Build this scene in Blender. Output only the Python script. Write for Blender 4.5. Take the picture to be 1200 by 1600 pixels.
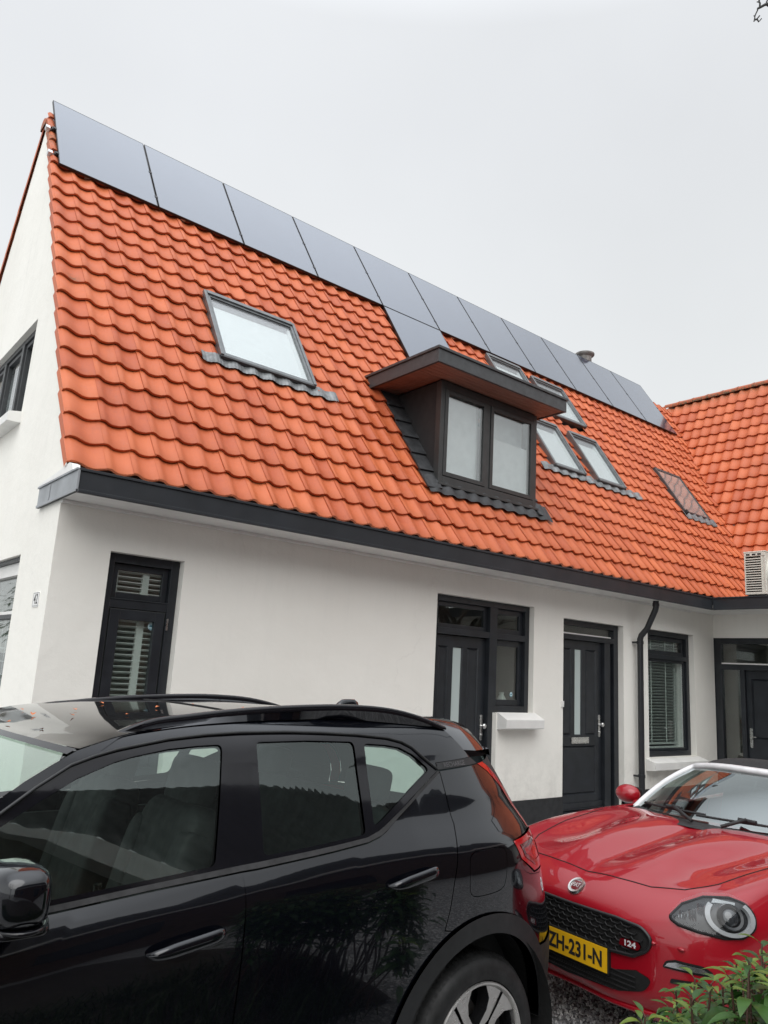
import bpy, bmesh, math, random
import numpy as np
from mathutils import Vector, Matrix, Euler
from mathutils.geometry import delaunay_2d_cdt
from mathutils.bvhtree import BVHTree

for o in list(bpy.data.objects): bpy.data.objects.remove(o)
SC = bpy.context.scene
COL = SC.collection
rnd = random.Random(7)
PI = math.pi

# ------------------------------------------------------------------ camera, sky, sun
def make_camera():
    cam = bpy.data.cameras.new('camera'); o = bpy.data.objects.new('camera', cam); COL.objects.link(o)
    yaw, pitch, roll, f = 0.676840, 0.206651, 0.057347, 1192.487
    cy, sy, cp, s_p, cr, sr = math.cos(yaw), math.sin(yaw), math.cos(pitch), math.sin(pitch), math.cos(roll), math.sin(roll)
    fwd = Vector((sy*cp, cy*cp, s_p)); right = Vector((cy, -sy, 0)); up = right.cross(fwd)
    r2 = right*cr + up*sr; u2 = up*cr - right*sr
    m = Matrix((r2, u2, -fwd)).transposed().to_4x4(); m.translation = Vector((-1.74479, -6.31987, 1.68082))
    o.matrix_world = m
    cam.sensor_fit = 'VERTICAL'; cam.sensor_height = 24.0; cam.lens = 24.0*f/1600.0
    cam.clip_start = 0.05; cam.clip_end = 2000
    SC.camera = o
make_camera()

SUN_EL, SUN_AZ = math.radians(52), math.radians(222)      # azimuth clockwise from +Y
def make_sky():
    w = bpy.data.worlds.new('World'); SC.world = w; w.use_nodes = True
    nt = w.node_tree; N = nt.nodes; L = nt.links
    bg = N['Background']
    sky = N.new('ShaderNodeTexSky'); sky.sky_type = 'NISHITA'; sky.sun_disc = False
    sky.sun_elevation = SUN_EL; sky.sun_rotation = SUN_AZ; sky.dust_density = 4.0; sky.air_density = 1.0
    hs = N.new('ShaderNodeHueSaturation'); hs.inputs['Saturation'].default_value = 0.25; L.new(sky.outputs[0], hs.inputs['Color'])
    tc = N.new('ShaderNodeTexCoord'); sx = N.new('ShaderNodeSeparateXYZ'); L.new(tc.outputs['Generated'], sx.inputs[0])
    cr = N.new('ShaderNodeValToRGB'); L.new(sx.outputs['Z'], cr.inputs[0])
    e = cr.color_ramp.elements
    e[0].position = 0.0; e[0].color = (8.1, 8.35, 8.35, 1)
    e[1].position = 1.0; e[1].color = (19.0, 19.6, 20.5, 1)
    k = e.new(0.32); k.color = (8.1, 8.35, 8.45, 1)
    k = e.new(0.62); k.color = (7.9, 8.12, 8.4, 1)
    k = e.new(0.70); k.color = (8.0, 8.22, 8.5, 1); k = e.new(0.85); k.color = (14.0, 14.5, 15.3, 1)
    nz = N.new('ShaderNodeTexNoise'); nz.inputs['Scale'].default_value = 1.7; nz.inputs['Detail'].default_value = 5.0
    L.new(tc.outputs['Generated'], nz.inputs['Vector'])
    mr = N.new('ShaderNodeMapRange'); mr.inputs['To Min'].default_value = 0.945; mr.inputs['To Max'].default_value = 1.045
    mr.inputs['From Min'].default_value = 0.3; mr.inputs['From Max'].default_value = 0.7; L.new(nz.outputs['Fac'], mr.inputs['Value'])
    mu = N.new('ShaderNodeMixRGB'); mu.blend_type = 'MULTIPLY'; mu.inputs['Fac'].default_value = 1.0
    L.new(cr.outputs[0], mu.inputs['Color1']); L.new(mr.outputs[0], mu.inputs['Color2'])
    mx = N.new('ShaderNodeMixRGB'); mx.inputs['Fac'].default_value = 0.93
    L.new(hs.outputs[0], mx.inputs['Color1']); L.new(mu.outputs[0], mx.inputs['Color2'])
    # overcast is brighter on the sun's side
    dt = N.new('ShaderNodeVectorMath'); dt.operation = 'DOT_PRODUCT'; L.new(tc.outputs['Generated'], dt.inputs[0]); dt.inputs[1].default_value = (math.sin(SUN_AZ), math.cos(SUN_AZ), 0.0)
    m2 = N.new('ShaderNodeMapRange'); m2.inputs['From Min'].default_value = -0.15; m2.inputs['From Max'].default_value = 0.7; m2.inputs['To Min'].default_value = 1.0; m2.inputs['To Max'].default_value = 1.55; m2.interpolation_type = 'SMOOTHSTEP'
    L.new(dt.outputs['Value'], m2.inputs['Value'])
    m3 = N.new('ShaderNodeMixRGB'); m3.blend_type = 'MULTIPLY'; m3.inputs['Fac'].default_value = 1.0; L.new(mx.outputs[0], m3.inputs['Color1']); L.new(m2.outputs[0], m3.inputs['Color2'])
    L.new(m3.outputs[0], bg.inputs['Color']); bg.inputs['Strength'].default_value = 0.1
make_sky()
def make_sun():
    l = bpy.data.lights.new('sun', 'SUN'); l.energy = 1.45; l.angle = math.radians(60); l.color = (1.0, 0.97, 0.93)
    o = bpy.data.objects.new('sun', l); COL.objects.link(o)
    d = Vector((math.sin(SUN_AZ)*math.cos(SUN_EL), math.cos(SUN_AZ)*math.cos(SUN_EL), math.sin(SUN_EL)))
    o.rotation_euler = d.to_track_quat('Z', 'Y').to_euler(); o.location = (-10, -20, 30)
make_sun()
vs = SC.view_settings; vs.view_transform = 'Standard'; vs.look = 'None'; vs.exposure = 0.1; vs.gamma = 1.0
SC.render.engine = 'CYCLES'
SC.cycles.max_bounces = 10; SC.cycles.transparent_max_bounces = 16; SC.cycles.glossy_bounces = 6
SC.cycles.use_denoising = True; SC.cycles.caustics_reflective = False; SC.cycles.caustics_refractive = False

# ------------------------------------------------------------------ materials
def srgb(r, g, b):
    f = lambda c: (c/255/12.92) if c/255 <= 0.04045 else ((c/255+0.055)/1.055)**2.4
    return (f(r), f(g), f(b))
class NM:
    def __init__(s, name):
        s.m = bpy.data.materials.new(name); s.m.use_nodes = True; s.nt = s.m.node_tree; s.N = s.nt.nodes; s.L = s.nt.links
        s.b = s.N['Principled BSDF']
    def n(s, t, **kw):
        x = s.N.new(t)
        for k, v in kw.items(): setattr(x, k, v)
        return x
    def link(s, a, b): s.L.new(a, b)
    def tc(s):
        t = s.n('ShaderNodeTexCoord'); return t.outputs['Object']
    def noise(s, scale, detail=4, rough=0.5, vec=None, stretch=None):
        x = s.n('ShaderNodeTexNoise'); x.inputs['Scale'].default_value = scale; x.inputs['Detail'].default_value = detail; x.inputs['Roughness'].default_value = rough
        v = vec or s.tc()
        if stretch:
            mp = s.n('ShaderNodeMapping'); mp.inputs['Scale'].default_value = stretch; s.link(v, mp.inputs[0]); v = mp.outputs[0]
        s.link(v, x.inputs['Vector']); return x.outputs['Fac']
    def rng(s, val, a, b, c=0.0, d=1.0):
        x = s.n('ShaderNodeMapRange'); x.inputs['From Min'].default_value = a; x.inputs['From Max'].default_value = b
        x.inputs['To Min'].default_value = c; x.inputs['To Max'].default_value = d; s.link(val, x.inputs['Value']); return x.outputs[0]
    def mix(s, fac, c1, c2, mode='MIX'):
        x = s.n('ShaderNodeMixRGB', blend_type=mode)
        for i, c in (('Fac', fac), ('Color1', c1), ('Color2', c2)):
            if hasattr(c, 'node'): s.link(c, x.inputs[i])
            elif isinstance(c, (int, float)): x.inputs[i].default_value = c
            else: x.inputs[i].default_value = (*c, 1)
        return x.outputs[0]
    def bump(s, h, strength, dist=0.01, chain=None):
        x = s.n('ShaderNodeBump'); x.inputs['Strength'].default_value = strength; x.inputs['Distance'].default_value = dist
        s.link(h, x.inputs['Height'])
        if chain: s.link(chain, x.inputs['Normal'])
        s.link(x.outputs[0], s.b.inputs['Normal']); return x.outputs[0]
    def set(s, **kw):
        mp = dict(color='Base Color', rough='Roughness', metal='Metallic', spec='Specular IOR Level', coat='Coat Weight', coatr='Coat Roughness', ior='IOR', sub='Subsurface Weight', trans='Transmission Weight')
        for k, v in kw.items():
            i = s.b.inputs[mp[k]]
            if hasattr(v, 'node'): s.link(v, i)
            elif k == 'color': i.default_value = (*v, 1)
            else: i.default_value = v
        return s
def simple(name, color, rough=0.5, metal=0.0, var=0.06, scale=12, bump=0.0, bscale=60, spec=0.5, coat=0.0, coatr=0.03, bdist=0.004):
    m = NM(name)
    nz = m.noise(scale, 5)
    c2 = tuple(max(0, c*(1-2*var)) for c in color); c1 = tuple(min(1, c*(1+2*var)) for c in color)
    m.set(color=m.mix(m.rng(nz, 0.3, 0.7), c2, c1), rough=m.rng(m.noise(scale*2.3, 3), 0.3, 0.7, max(0, rough*0.85), min(1, rough*1.15)), metal=metal, spec=spec, coat=coat, coatr=coatr)
    if bump: m.bump(m.noise(bscale, 5), bump, bdist)
    return m.m
def glass(name, tint, f0=0.06, rough=0.0, gloss=(1, 1, 1), milk=None, milkf=0.0):
    m = NM(name); N = m.N; N.remove(m.b)
    out = [x for x in N if x.type == 'OUTPUT_MATERIAL'][0]
    lw = m.n('ShaderNodeLayerWeight'); lw.inputs['Blend'].default_value = 0.5
    pw = m.n('ShaderNodeMath', operation='POWER'); pw.inputs[1].default_value = 5.0; m.link(lw.outputs['Facing'], pw.inputs[0])
    fr = m.rng(pw.outputs[0], 0, 1, f0, 1.0)
    tr = m.n('ShaderNodeBsdfTransparent'); tr.inputs[0].default_value = (*tint, 1)
    gl = m.n('ShaderNodeBsdfGlossy'); gl.inputs['Roughness'].default_value = rough; gl.inputs['Color'].default_value = (*gloss, 1)
    base = tr.outputs[0]
    if milk:
        df = m.n('ShaderNodeBsdfDiffuse'); df.inputs[0].default_value = (*milk, 1)
        x = m.n('ShaderNodeMixShader'); x.inputs[0].default_value = milkf; m.link(base, x.inputs[1]); m.link(df.outputs[0], x.inputs[2]); base = x.outputs[0]
    mx = m.n('ShaderNodeMixShader'); m.link(fr, mx.inputs[0]); m.link(base, mx.inputs[1]); m.link(gl.outputs[0], mx.inputs[2])
    m.link(mx.outputs[0], out.inputs['Surface']); return m.m

def stucco():
    m = NM('white_stucco')
    big = m.noise(0.55, 6, 0.6); st = m.noise(1.4, 6, 0.65, stretch=(3.0, 3.0, 0.5))
    c = m.mix(m.rng(big, 0.35, 0.7), (0.84, 0.823, 0.765), (0.895, 0.88, 0.825))
    c = m.mix(m.rng(st, 0.55, 0.8, 0, 0.16), c, (0.63, 0.625, 0.59))
    # hairline cracks and splash dirt at the foot of the wall
    vo = m.n('ShaderNodeTexVoronoi', feature='DISTANCE_TO_EDGE'); vo.inputs['Scale'].default_value = 0.55; wv = m.n('ShaderNodeVectorMath', operation='ADD')
    nzv = m.n('ShaderNodeTexNoise'); nzv.inputs['Scale'].default_value = 3.0; nzv.inputs['Detail'].default_value = 6; m.link(m.tc(), nzv.inputs['Vector'])
    sc = m.n('ShaderNodeVectorMath', operation='SCALE'); sc.inputs['Scale'].default_value = 0.45; m.link(nzv.outputs['Color'], sc.inputs[0]); m.link(m.tc(), wv.inputs[0]); m.link(sc.outputs[0], wv.inputs[1]); m.link(wv.outputs[0], vo.inputs['Vector'])
    ck = m.rng(vo.outputs['Distance'], 0.0, 0.0045, 1.0, 0.0); mk = m.rng(m.noise(0.9, 3), 0.5, 0.62)
    cm = m.n('ShaderNodeMath', operation='MULTIPLY'); m.link(ck, cm.inputs[0]); m.link(mk, cm.inputs[1])
    cf = m.n('ShaderNodeMath', operation='MULTIPLY'); m.link(cm.outputs[0], cf.inputs[0]); cf.inputs[1].default_value = 0.10
    c = m.mix(cf.outputs[0], c, (0.42, 0.40, 0.37))
    sz = m.n('ShaderNodeSeparateXYZ'); m.link(m.tc(), sz.inputs[0])
    fd = m.n('ShaderNodeMath', operation='MULTIPLY'); m.link(m.rng(sz.outputs['Z'], 0.28, 0.95, 0.5, 0.0), fd.inputs[0]); m.link(m.rng(m.noise(6, 5, 0.7), 0.4, 0.7), fd.inputs[1])
    c = m.mix(fd.outputs[0], c, (0.50, 0.485, 0.45))
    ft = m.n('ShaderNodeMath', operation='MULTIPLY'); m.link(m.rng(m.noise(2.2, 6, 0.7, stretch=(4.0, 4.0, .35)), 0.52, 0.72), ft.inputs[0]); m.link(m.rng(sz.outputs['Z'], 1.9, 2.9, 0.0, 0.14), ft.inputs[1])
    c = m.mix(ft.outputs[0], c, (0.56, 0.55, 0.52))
    m.set(color=c, rough=0.9, spec=0.2)
    h = m.bump(m.noise(5, 5, 0.6), 0.35, 0.02); m.bump(m.noise(90, 4, 0.7), 0.25, 0.004, h)
    return m.m
def tile_mat():
    m = NM('orange_clay_tile')
    at = m.n('ShaderNodeAttribute', attribute_name='tone'); r = at.outputs['Fac']
    c = m.mix(r, (0.43, 0.087, 0.030), (0.57, 0.140, 0.048))
    nz = m.noise(14, 6, 0.7)
    c = m.mix(m.rng(nz, 0.35, 0.75, 0, 0.35), c, (0.60, 0.18, 0.078))
    st = m.noise(3.0, 6, 0.7)
    c = m.mix(m.rng(st, 0.60, 0.84, 0, 0.38), c, (0.27, 0.065, 0.032))
    dr = m.noise(1.1, 7, 0.7, stretch=(2.2, .55, .55)); c = m.mix(m.rng(dr, 0.55, 0.76, 0, 0.24), c, (0.21, 0.075, 0.045))
    lc = m.noise(31, 3, 0.6); c = m.mix(m.rng(lc, 0.72, 0.76, 0, 0.55), c, (0.40, 0.24, 0.15))
    sp = m.noise(46, 2, 0.5)
    c = m.mix(m.rng(sp, 0.74, 0.80, 0, 0.5), c, (0.20, 0.13, 0.09))
    at2 = m.n('ShaderNodeAttribute', attribute_name='moss')
    ms = m.noise(22, 5, 0.7)
    mf = m.n('ShaderNodeMath', operation='MULTIPLY'); m.link(at2.outputs['Fac'], mf.inputs[0]); m.link(m.rng(ms, 0.38, 0.6), mf.inputs[1])
    c = m.mix(mf.outputs[0], c, (0.10, 0.085, 0.045))
    m.set(color=c, rough=m.rng(nz, 0.3, 0.7, 0.42, 0.62), spec=0.38)
    m.bump(m.noise(60, 5, 0.7), 0.25, 0.004)
    return m.m
def gravel_mat(scale=55):
    m = NM('grey_gravel'); v = m.n('ShaderNodeTexVoronoi'); v.inputs['Scale'].default_value = scale; m.link(m.tc(), v.inputs['Vector'])
    cr = m.n('ShaderNodeValToRGB'); m.link(v.outputs['Color'], cr.inputs[0])
    e = cr.color_ramp.elements; e[0].color = (0.18, 0.18, 0.185, 1); e[1].color = (0.75, 0.75, 0.74, 1)
    k = e.new(0.45); k.color = (0.30, 0.30, 0.305, 1); k = e.new(0.7); k.color = (0.52, 0.52, 0.52, 1)
    m.set(color=m.mix(m.rng(v.outputs['Distance'], 0.35, 0.8, 0, 0.8), cr.outputs[0], (0.14, 0.14, 0.14)), rough=0.75)
    iv = m.n('ShaderNodeMath', operation='SUBTRACT'); iv.inputs[0].default_value = 1.0; m.link(v.outputs['Distance'], iv.inputs[1])
    m.bump(iv.outputs[0], 1.0, 0.012); return m.m
def stone_mat():
    m = NM('gravel_stone'); at = m.n('ShaderNodeAttribute', attribute_name='tone')
    cr = m.n('ShaderNodeValToRGB'); m.link(at.outputs['Fac'], cr.inputs[0])
    e = cr.color_ramp.elements; e[0].color = (0.24, 0.24, 0.245, 1); e[1].color = (0.88, 0.875, 0.86, 1)
    k = e.new(0.4); k.color = (0.42, 0.42, 0.43, 1); k = e.new(0.65); k.color = (0.72, 0.72, 0.71, 1)
    m.set(color=m.mix(m.rng(m.noise(120, 4), 0.35, 0.7, 0, 0.3), cr.outputs[0], (0.2, 0.2, 0.205)), rough=0.7); return m.m
def paint(name, color, flake=0.0, rough=0.28, dust=0.05, spec=0.5):
    m = NM(name); d = m.noise(3.5, 6, 0.65)
    sp = m.noise(170, 2, 0.5)
    c = m.mix(m.rng(sp, 0.70, 0.78, 0, dust), color, (0.25, 0.24, 0.22))
    m.set(color=c, rough=rough, spec=spec, coat=1.0, coatr=m.rng(d, 0.4, 0.75, 0.01, 0.035), metal=flake)
    return m.m
def wood(name, c1, c2, stretch=(1, 12, 12)):
    m = NM(name); nz = m.noise(3.0, 6, 0.6, stretch=stretch)
    m.set(color=m.mix(m.rng(nz, 0.35, 0.7), c1, c2), rough=0.55); m.bump(nz, 0.15, 0.003); return m.m
def leaf_mat(name, ca, cb, trans=0.25):
    m = NM(name); at = m.n('ShaderNodeAttribute', attribute_name='tone')
    c = m.mix(at.outputs['Fac'], ca, cb); c = m.mix(m.rng(m.noise(60, 4), 0.4, 0.7, 0, 0.3), c, tuple(x*0.6 for x in ca))
    m.set(color=c, rough=0.38, spec=0.45)
    out = [x for x in m.N if x.type == 'OUTPUT_MATERIAL'][0]
    tl = m.n('ShaderNodeBsdfTranslucent'); m.link(c, tl.inputs[0]); mx = m.n('ShaderNodeMixShader'); mx.inputs[0].default_value = trans
    m.link(m.b.outputs[0], mx.inputs[1]); m.link(tl.outputs[0], mx.inputs[2]); m.link(mx.outputs[0], out.inputs['Surface']); return m.m

M = {}
M['stucco'] = stucco(); M['tile'] = tile_mat(); M['gravel'] = gravel_mat(); M['stone'] = stone_mat()
M['white_trim'] = simple('white_painted_trim', (0.78, 0.775, 0.75), 0.55, var=0.03, scale=5, bump=0.1)
M['anthracite'] = simple('anthracite_painted_wood', (0.0165, 0.0195, 0.024), 0.38, var=0.12, scale=6, bump=0.08, bscale=40)
M['fascia'] = simple('anthracite_fascia_board', (0.017, 0.020, 0.0245), 0.5, var=0.12, scale=3, bump=0.1, bscale=30)
M['fascia_side'] = simple('grey_zinc_gutter_end', (0.30, 0.315, 0.33), 0.5, var=0.08, scale=4)
M['plinth'] = simple('black_plinth_paint', (0.022, 0.023, 0.025), 0.75, var=0.15, scale=6, bump=0.3, bscale=50)
M['lead'] = simple('black_lead_flashing', (0.035, 0.037, 0.04), 0.6, var=0.25, scale=9, bump=0.25, bscale=25)
M['greylead'] = simple('grey_pleated_flashing', (0.19, 0.20, 0.205), 0.5, var=0.2, scale=14, metal=0.3)
M['panel'] = simple('solar_glass', (0.055, 0.064, 0.088), 0.2, var=0.0, scale=1.2, spec=0.8, coat=1.0, coatr=0.08)
M['panel'].node_tree.nodes['Principled BSDF'].inputs['Coat Tint'].default_value = (.90, .945, 1.0, 1)
M['panel'].node_tree.nodes['Principled BSDF'].inputs['Specular Tint'].default_value = (.90, .945, 1.0, 1)
M['panel_frame'] = simple('black_anodised_frame', (0.02, 0.02, 0.022), 0.4, metal=0.4)
M['alu'] = simple('aluminium', (0.62, 0.63, 0.64), 0.35, metal=0.9)
M['sky_frame'] = simple('grey_skylight_cladding', (0.16, 0.17, 0.175), 0.38, metal=0.5, var=0.08)
M['darkgrey'] = simple('dark_grey_cladding', (0.05, 0.053, 0.056), 0.45, var=0.1)
M['dormer_black'] = simple('dark_dormer_side', (0.013, 0.0125, 0.013), 0.75, var=0.1, scale=3)
M['dormer_frame'] = simple('dark_grey_window_frame', (0.032, 0.034, 0.034), 0.42, var=0.08, scale=6)
M['soffit_wood'] = wood('reddish_soffit_wood', (0.22, 0.125, 0.095), (0.32, 0.19, 0.145))
M['blind'] = simple('white_blind', (0.80, 0.81, 0.80), 0.6, var=0.02)
M['blindgrey'] = simple('pale_slat', (0.58, 0.60, 0.585), 0.5, var=0.04)
M['curtain'] = simple('pale_curtain', (0.74, 0.75, 0.74), 0.8, var=0.04, scale=8)
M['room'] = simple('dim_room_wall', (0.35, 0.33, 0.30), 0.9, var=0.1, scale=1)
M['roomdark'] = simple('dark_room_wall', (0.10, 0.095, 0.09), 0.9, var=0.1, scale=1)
M['pane'] = glass('window_glass', (0.88, 0.92, 0.90), 0.09)
M['skypane'] = glass('skylight_glass', (0.90, 0.93, 0.93), 0.16)
M['frost'] = glass('frosted_glass', (0.6, 0.7, 0.68), 0.05, 0.25, milk=(0.52, 0.60, 0.585), milkf=0.9)
M['chrome'] = simple('brushed_steel', (0.66, 0.66, 0.65), 0.28, metal=1.0)
M['rubber'] = simple('black_rubber', (0.016, 0.016, 0.017), 0.7, var=0.2, scale=20)
M['pipe'] = simple('black_downpipe', (0.017, 0.018, 0.021), 0.4)
M['ac'] = simple('cream_metal_casing', (0.66, 0.64, 0.57), 0.5, var=0.03)
M['ink'] = simple('black_ink', (0.012, 0.012, 0.014), 0.6)
M['enamel'] = simple('white_enamel', (0.82, 0.82, 0.80), 0.3, var=0.02)
M['sticker'] = simple('pale_blue_sticker', (0.45, 0.62, 0.66), 0.5)
M['stickerdark'] = simple('teal_sticker_print', (0.04, 0.15, 0.20), 0.5)
M['flue'] = simple('weathered_concrete_flue', (0.22, 0.21, 0.20), 0.85, var=0.2, scale=10, bump=0.3)
M['bark'] = simple('grey_bark', (0.075, 0.066, 0.055), 0.9, var=0.25, scale=20, bump=0.5, bscale=40)
M['twig'] = simple('dark_twig', (0.06, 0.062, 0.06), 0.85, var=0.2, scale=30, bump=0.3)
M['dark_tile'] = simple('dark_brown_tile', (0.030, 0.027, 0.026), 0.6, var=0.25, scale=9)
M['brick'] = simple('dark_brick', (0.10, 0.062, 0.045), 0.85, var=0.25, scale=8)
M['leaf'] = leaf_mat('green_leaf', (0.020, 0.066, 0.014), (0.060, 0.145, 0.026))
M['newleaf'] = leaf_mat('lime_young_leaf', (0.10, 0.19, 0.03), (0.22, 0.29, 0.05), 0.35)
M['redstem'] = simple('reddish_stem', (0.075, 0.038, 0.025), 0.6)
M['hedge'] = leaf_mat('hedge_leaf', (0.020, 0.045, 0.012), (0.05, 0.085, 0.02))
M['orangeleaf'] = simple('orange_leaf_bit', (0.55, 0.17, 0.06), 0.7)

# ------------------------------------------------------------------ mesh helpers
def setp(o, label=None, cat=None, group=None, kind=None):
    for k, v in (('label', label), ('category', cat), ('group', group), ('kind', kind)):
        if v: o[k] = v
    return o
ROOTM = {}
def thing(name, loc=(0, 0, 0), rot=(0, 0, 0), label=None, cat=None, group=None):
    o = bpy.data.objects.new(name, None); COL.objects.link(o); o.location = loc; o.rotation_euler = rot; o.empty_display_size = 0.2
    ROOTM[o] = Matrix.Translation(Vector(loc)) @ Euler(rot).to_matrix().to_4x4()
    return setp(o, label, cat, group)
class MB:
    def __init__(s): s.v = []; s.f = []; s.mi = []; s.sm = []; s.nr = {}; s.at = []
    def add(s, vs, fs, mi=0, smooth=False, normals=None, tone=None):
        b = len(s.v); s.v.extend([tuple(x) for x in vs])
        for f in fs: s.f.append(tuple(i+b for i in f)); s.mi.append(mi); s.sm.append(smooth); s.at.append(tone if tone is not None else 0.0)
        if normals is not None:
            for i, n in enumerate(normals): s.nr[b+i] = n
        return s
    def box(s, x0, x1, y0, y1, z0, z1, mi=0, mp=None):
        P = [(x0, y0, z0), (x1, y0, z0), (x1, y1, z0), (x0, y1, z0), (x0, y0, z1), (x1, y0, z1), (x1, y1, z1), (x0, y1, z1)]
        if mp: P = [mp(*p) for p in P]
        return s.add(P, [(0, 3, 2, 1), (4, 5, 6, 7), (0, 1, 5, 4), (1, 2, 6, 5), (2, 3, 7, 6), (3, 0, 4, 7)], mi)
    def prism(s, pts, ax, h0, h1, mi=0, smooth=False):
        """pts 2-D outline; ax(a,b,h)->3-D"""
        n = len(pts); P = [ax(a, b, h0) for a, b in pts]+[ax(a, b, h1) for a, b in pts]
        F = [tuple(range(n-1, -1, -1)), tuple(range(n, 2*n))]; s.add(P, F, mi)
        s.add(P, [(i, (i+1) % n, n+(i+1) % n, n+i) for i in range(n)], mi, smooth); return s
    def tube(s, pts, rad, n=8, mi=0, caps=True, smooth=True):
        pts = [Vector(p) for p in pts]; k = len(pts); R = rad if hasattr(rad, '__len__') else [rad]*k
        V = []; up = None
        for i, p in enumerate(pts):
            t = (pts[min(i+1, k-1)]-pts[max(i-1, 0)]).normalized()
            if up is None: up = t.orthogonal().normalized()
            else:
                up = up-t*up.dot(t); up = up.normalized() if up.length > 1e-6 else t.orthogonal().normalized()
            w = t.cross(up)
            for j in range(n):
                a = 2*PI*j/n; V.append(p+(up*math.cos(a)+w*math.sin(a))*R[i])
        F = [(i*n+j, i*n+(j+1) % n, (i+1)*n+(j+1) % n, (i+1)*n+j) for i in range(k-1) for j in range(n)]
        s.add(V, F, mi, smooth)
        if caps: s.add(V, [tuple(range(n-1, -1, -1)), tuple(range((k-1)*n, k*n))], mi)
        return s
    def lathe(s, prof, n=32, mi=0, mp=None, smooth=True, a0=0, a1=2*PI):
        """prof: (r,h) ; axis = third coordinate"""
        full = abs(a1-a0-2*PI) < 1e-6; m = n if full else n+1; V = []
        for j in range(m):
            a = a0+(a1-a0)*j/n
            for r, h in prof: V.append((r*math.cos(a), r*math.sin(a), h))
        if mp: V = [mp(*v) for v in V]
        k = len(prof)
        F = [(j*k+i, ((j+1) % m)*k+i, ((j+1) % m)*k+i+1, j*k+i+1) for j in range(n) for i in range(k-1)]
        return s.add(V, F, mi, smooth)
    def grid(s, G, mi=0, smooth=True, wrap=False):
        """G: rows x cols of points"""
        r, c = len(G), len(G[0]); V = [p for row in G for p in row]
        return s.add(V, [(i*c+j, i*c+(j+1) % c, (i+1)*c+(j+1) % c, (i+1)*c+j) for i in range(r-1) for j in range(c if wrap else c-1)], mi, smooth)
    def ball(s, cx, cy, cz, rx, ry, rz, n=16, mi=0):
        G = [[(cx+rx*math.sin(PI*i/n)*math.cos(2*PI*j/n), cy+ry*math.sin(PI*i/n)*math.sin(2*PI*j/n), cz+rz*math.cos(PI*i/n)) for j in range(n)] for i in range(n+1)]
        return s.grid(G, mi, True, True)
    def build(s, name, mats, parent=None, local=False, bevel=0, sharp=None, recalc=True, tone=False, segs=2):
        me = bpy.data.meshes.new(name); me.from_pydata(s.v, [], s.f)
        mats = mats if isinstance(mats, (list, tuple)) else [mats]
        for m in mats: me.materials.append(M[m] if isinstance(m, str) else m)
        me.polygons.foreach_set('material_index', s.mi); me.polygons.foreach_set('use_smooth', s.sm)
        if tone:
            a = me.attributes.new('tone', 'FLOAT', 'FACE'); a.data.foreach_set('value', s.at)
        if recalc and not s.nr:
            bm = bmesh.new(); bm.from_mesh(me); bmesh.ops.recalc_face_normals(bm, faces=bm.faces); bm.to_mesh(me); bm.free()
        if sharp: me.set_sharp_from_angle(angle=math.radians(sharp))
        if s.nr:
            me.update(); N = [s.nr.get(i, (0, 0, 0)) for i in range(len(s.v))]
            me.normals_split_custom_set_from_vertices([tuple(n) for n in N])
        o = bpy.data.objects.new(name, me); COL.objects.link(o)
        if bevel:
            b = o.modifiers.new('bevel', 'BEVEL'); b.width = bevel; b.segments = segs; b.limit_method = 'ANGLE'; b.angle_limit = math.radians(35); b.harden_normals = False
        if parent is not None:
            o.parent = parent
            if not local:
                mm = Matrix.Identity(4); q = parent
                if q in ROOTM: mm = ROOTM[q]
                elif q.parent in ROOTM and not q.get('_loc'): mm = Matrix.Identity(4)
                o.matrix_parent_inverse = mm.inverted() if q in ROOTM else Matrix.Identity(4)
        return o
def sub(mb, name, mats, part, **kw):
    """sub-part: lives in the same space as its part"""
    return mb.build(name, mats, part, local=True, **kw)
def inside(p, poly):
    x, y = p; r = False; n = len(poly); j = n-1
    for i in range(n):
        xi, yi = poly[i]; xj, yj = poly[j]
        if (yi > y) != (yj > y) and x < (xj-xi)*(y-yi)/(yj-yi)+xi: r = not r
        j = i
    return r
def dens(poly, step):
    out = []; n = len(poly)
    for i in range(n):
        a, b = poly[i], poly[(i+1) % n]; L = math.hypot(b[0]-a[0], b[1]-a[1]); k = max(1, int(L/step))
        for t in range(k): out.append((a[0]+(b[0]-a[0])*t/k, a[1]+(b[1]-a[1])*t/k))
    return out
def smooth_poly(poly, it=2, closed=True):
    for _ in range(it):
        out = []; n = len(poly)
        for i in range(n if closed else n-1):
            a, b = poly[i], poly[(i+1) % n]
            out += [(a[0]*.75+b[0]*.25, a[1]*.75+b[1]*.25), (a[0]*.25+b[0]*.75, a[1]*.25+b[1]*.75)]
        if not closed: out = [poly[0]]+out+[poly[-1]]
        poly = out
    return poly
def inset(poly, d):
    """move a polygon's edges inward by d (simple, for small d)"""
    n = len(poly); A = sum(poly[i][0]*poly[(i+1) % n][1]-poly[(i+1) % n][0]*poly[i][1] for i in range(n)); sg = 1 if A > 0 else -1
    out = []
    for i in range(n):
        p0, p1, p2 = poly[i-1], poly[i], poly[(i+1) % n]
        e1 = Vector((p1[0]-p0[0], p1[1]-p0[1])); e2 = Vector((p2[0]-p1[0], p2[1]-p1[1]))
        if e1.length < 1e-9 or e2.length < 1e-9: out.append(p1); continue
        e1.normalize(); e2.normalize(); n1 = Vector((-e1.y, e1.x)); n2 = Vector((-e2.y, e2.x)); b = n1+n2
        if b.length < 1e-6: b = n1
        b.normalize(); k = 1/max(0.5, b.dot(n1)); out.append((p1[0]+sg*b.x*d*k, p1[1]+sg*b.y*d*k))
    return out
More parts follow.
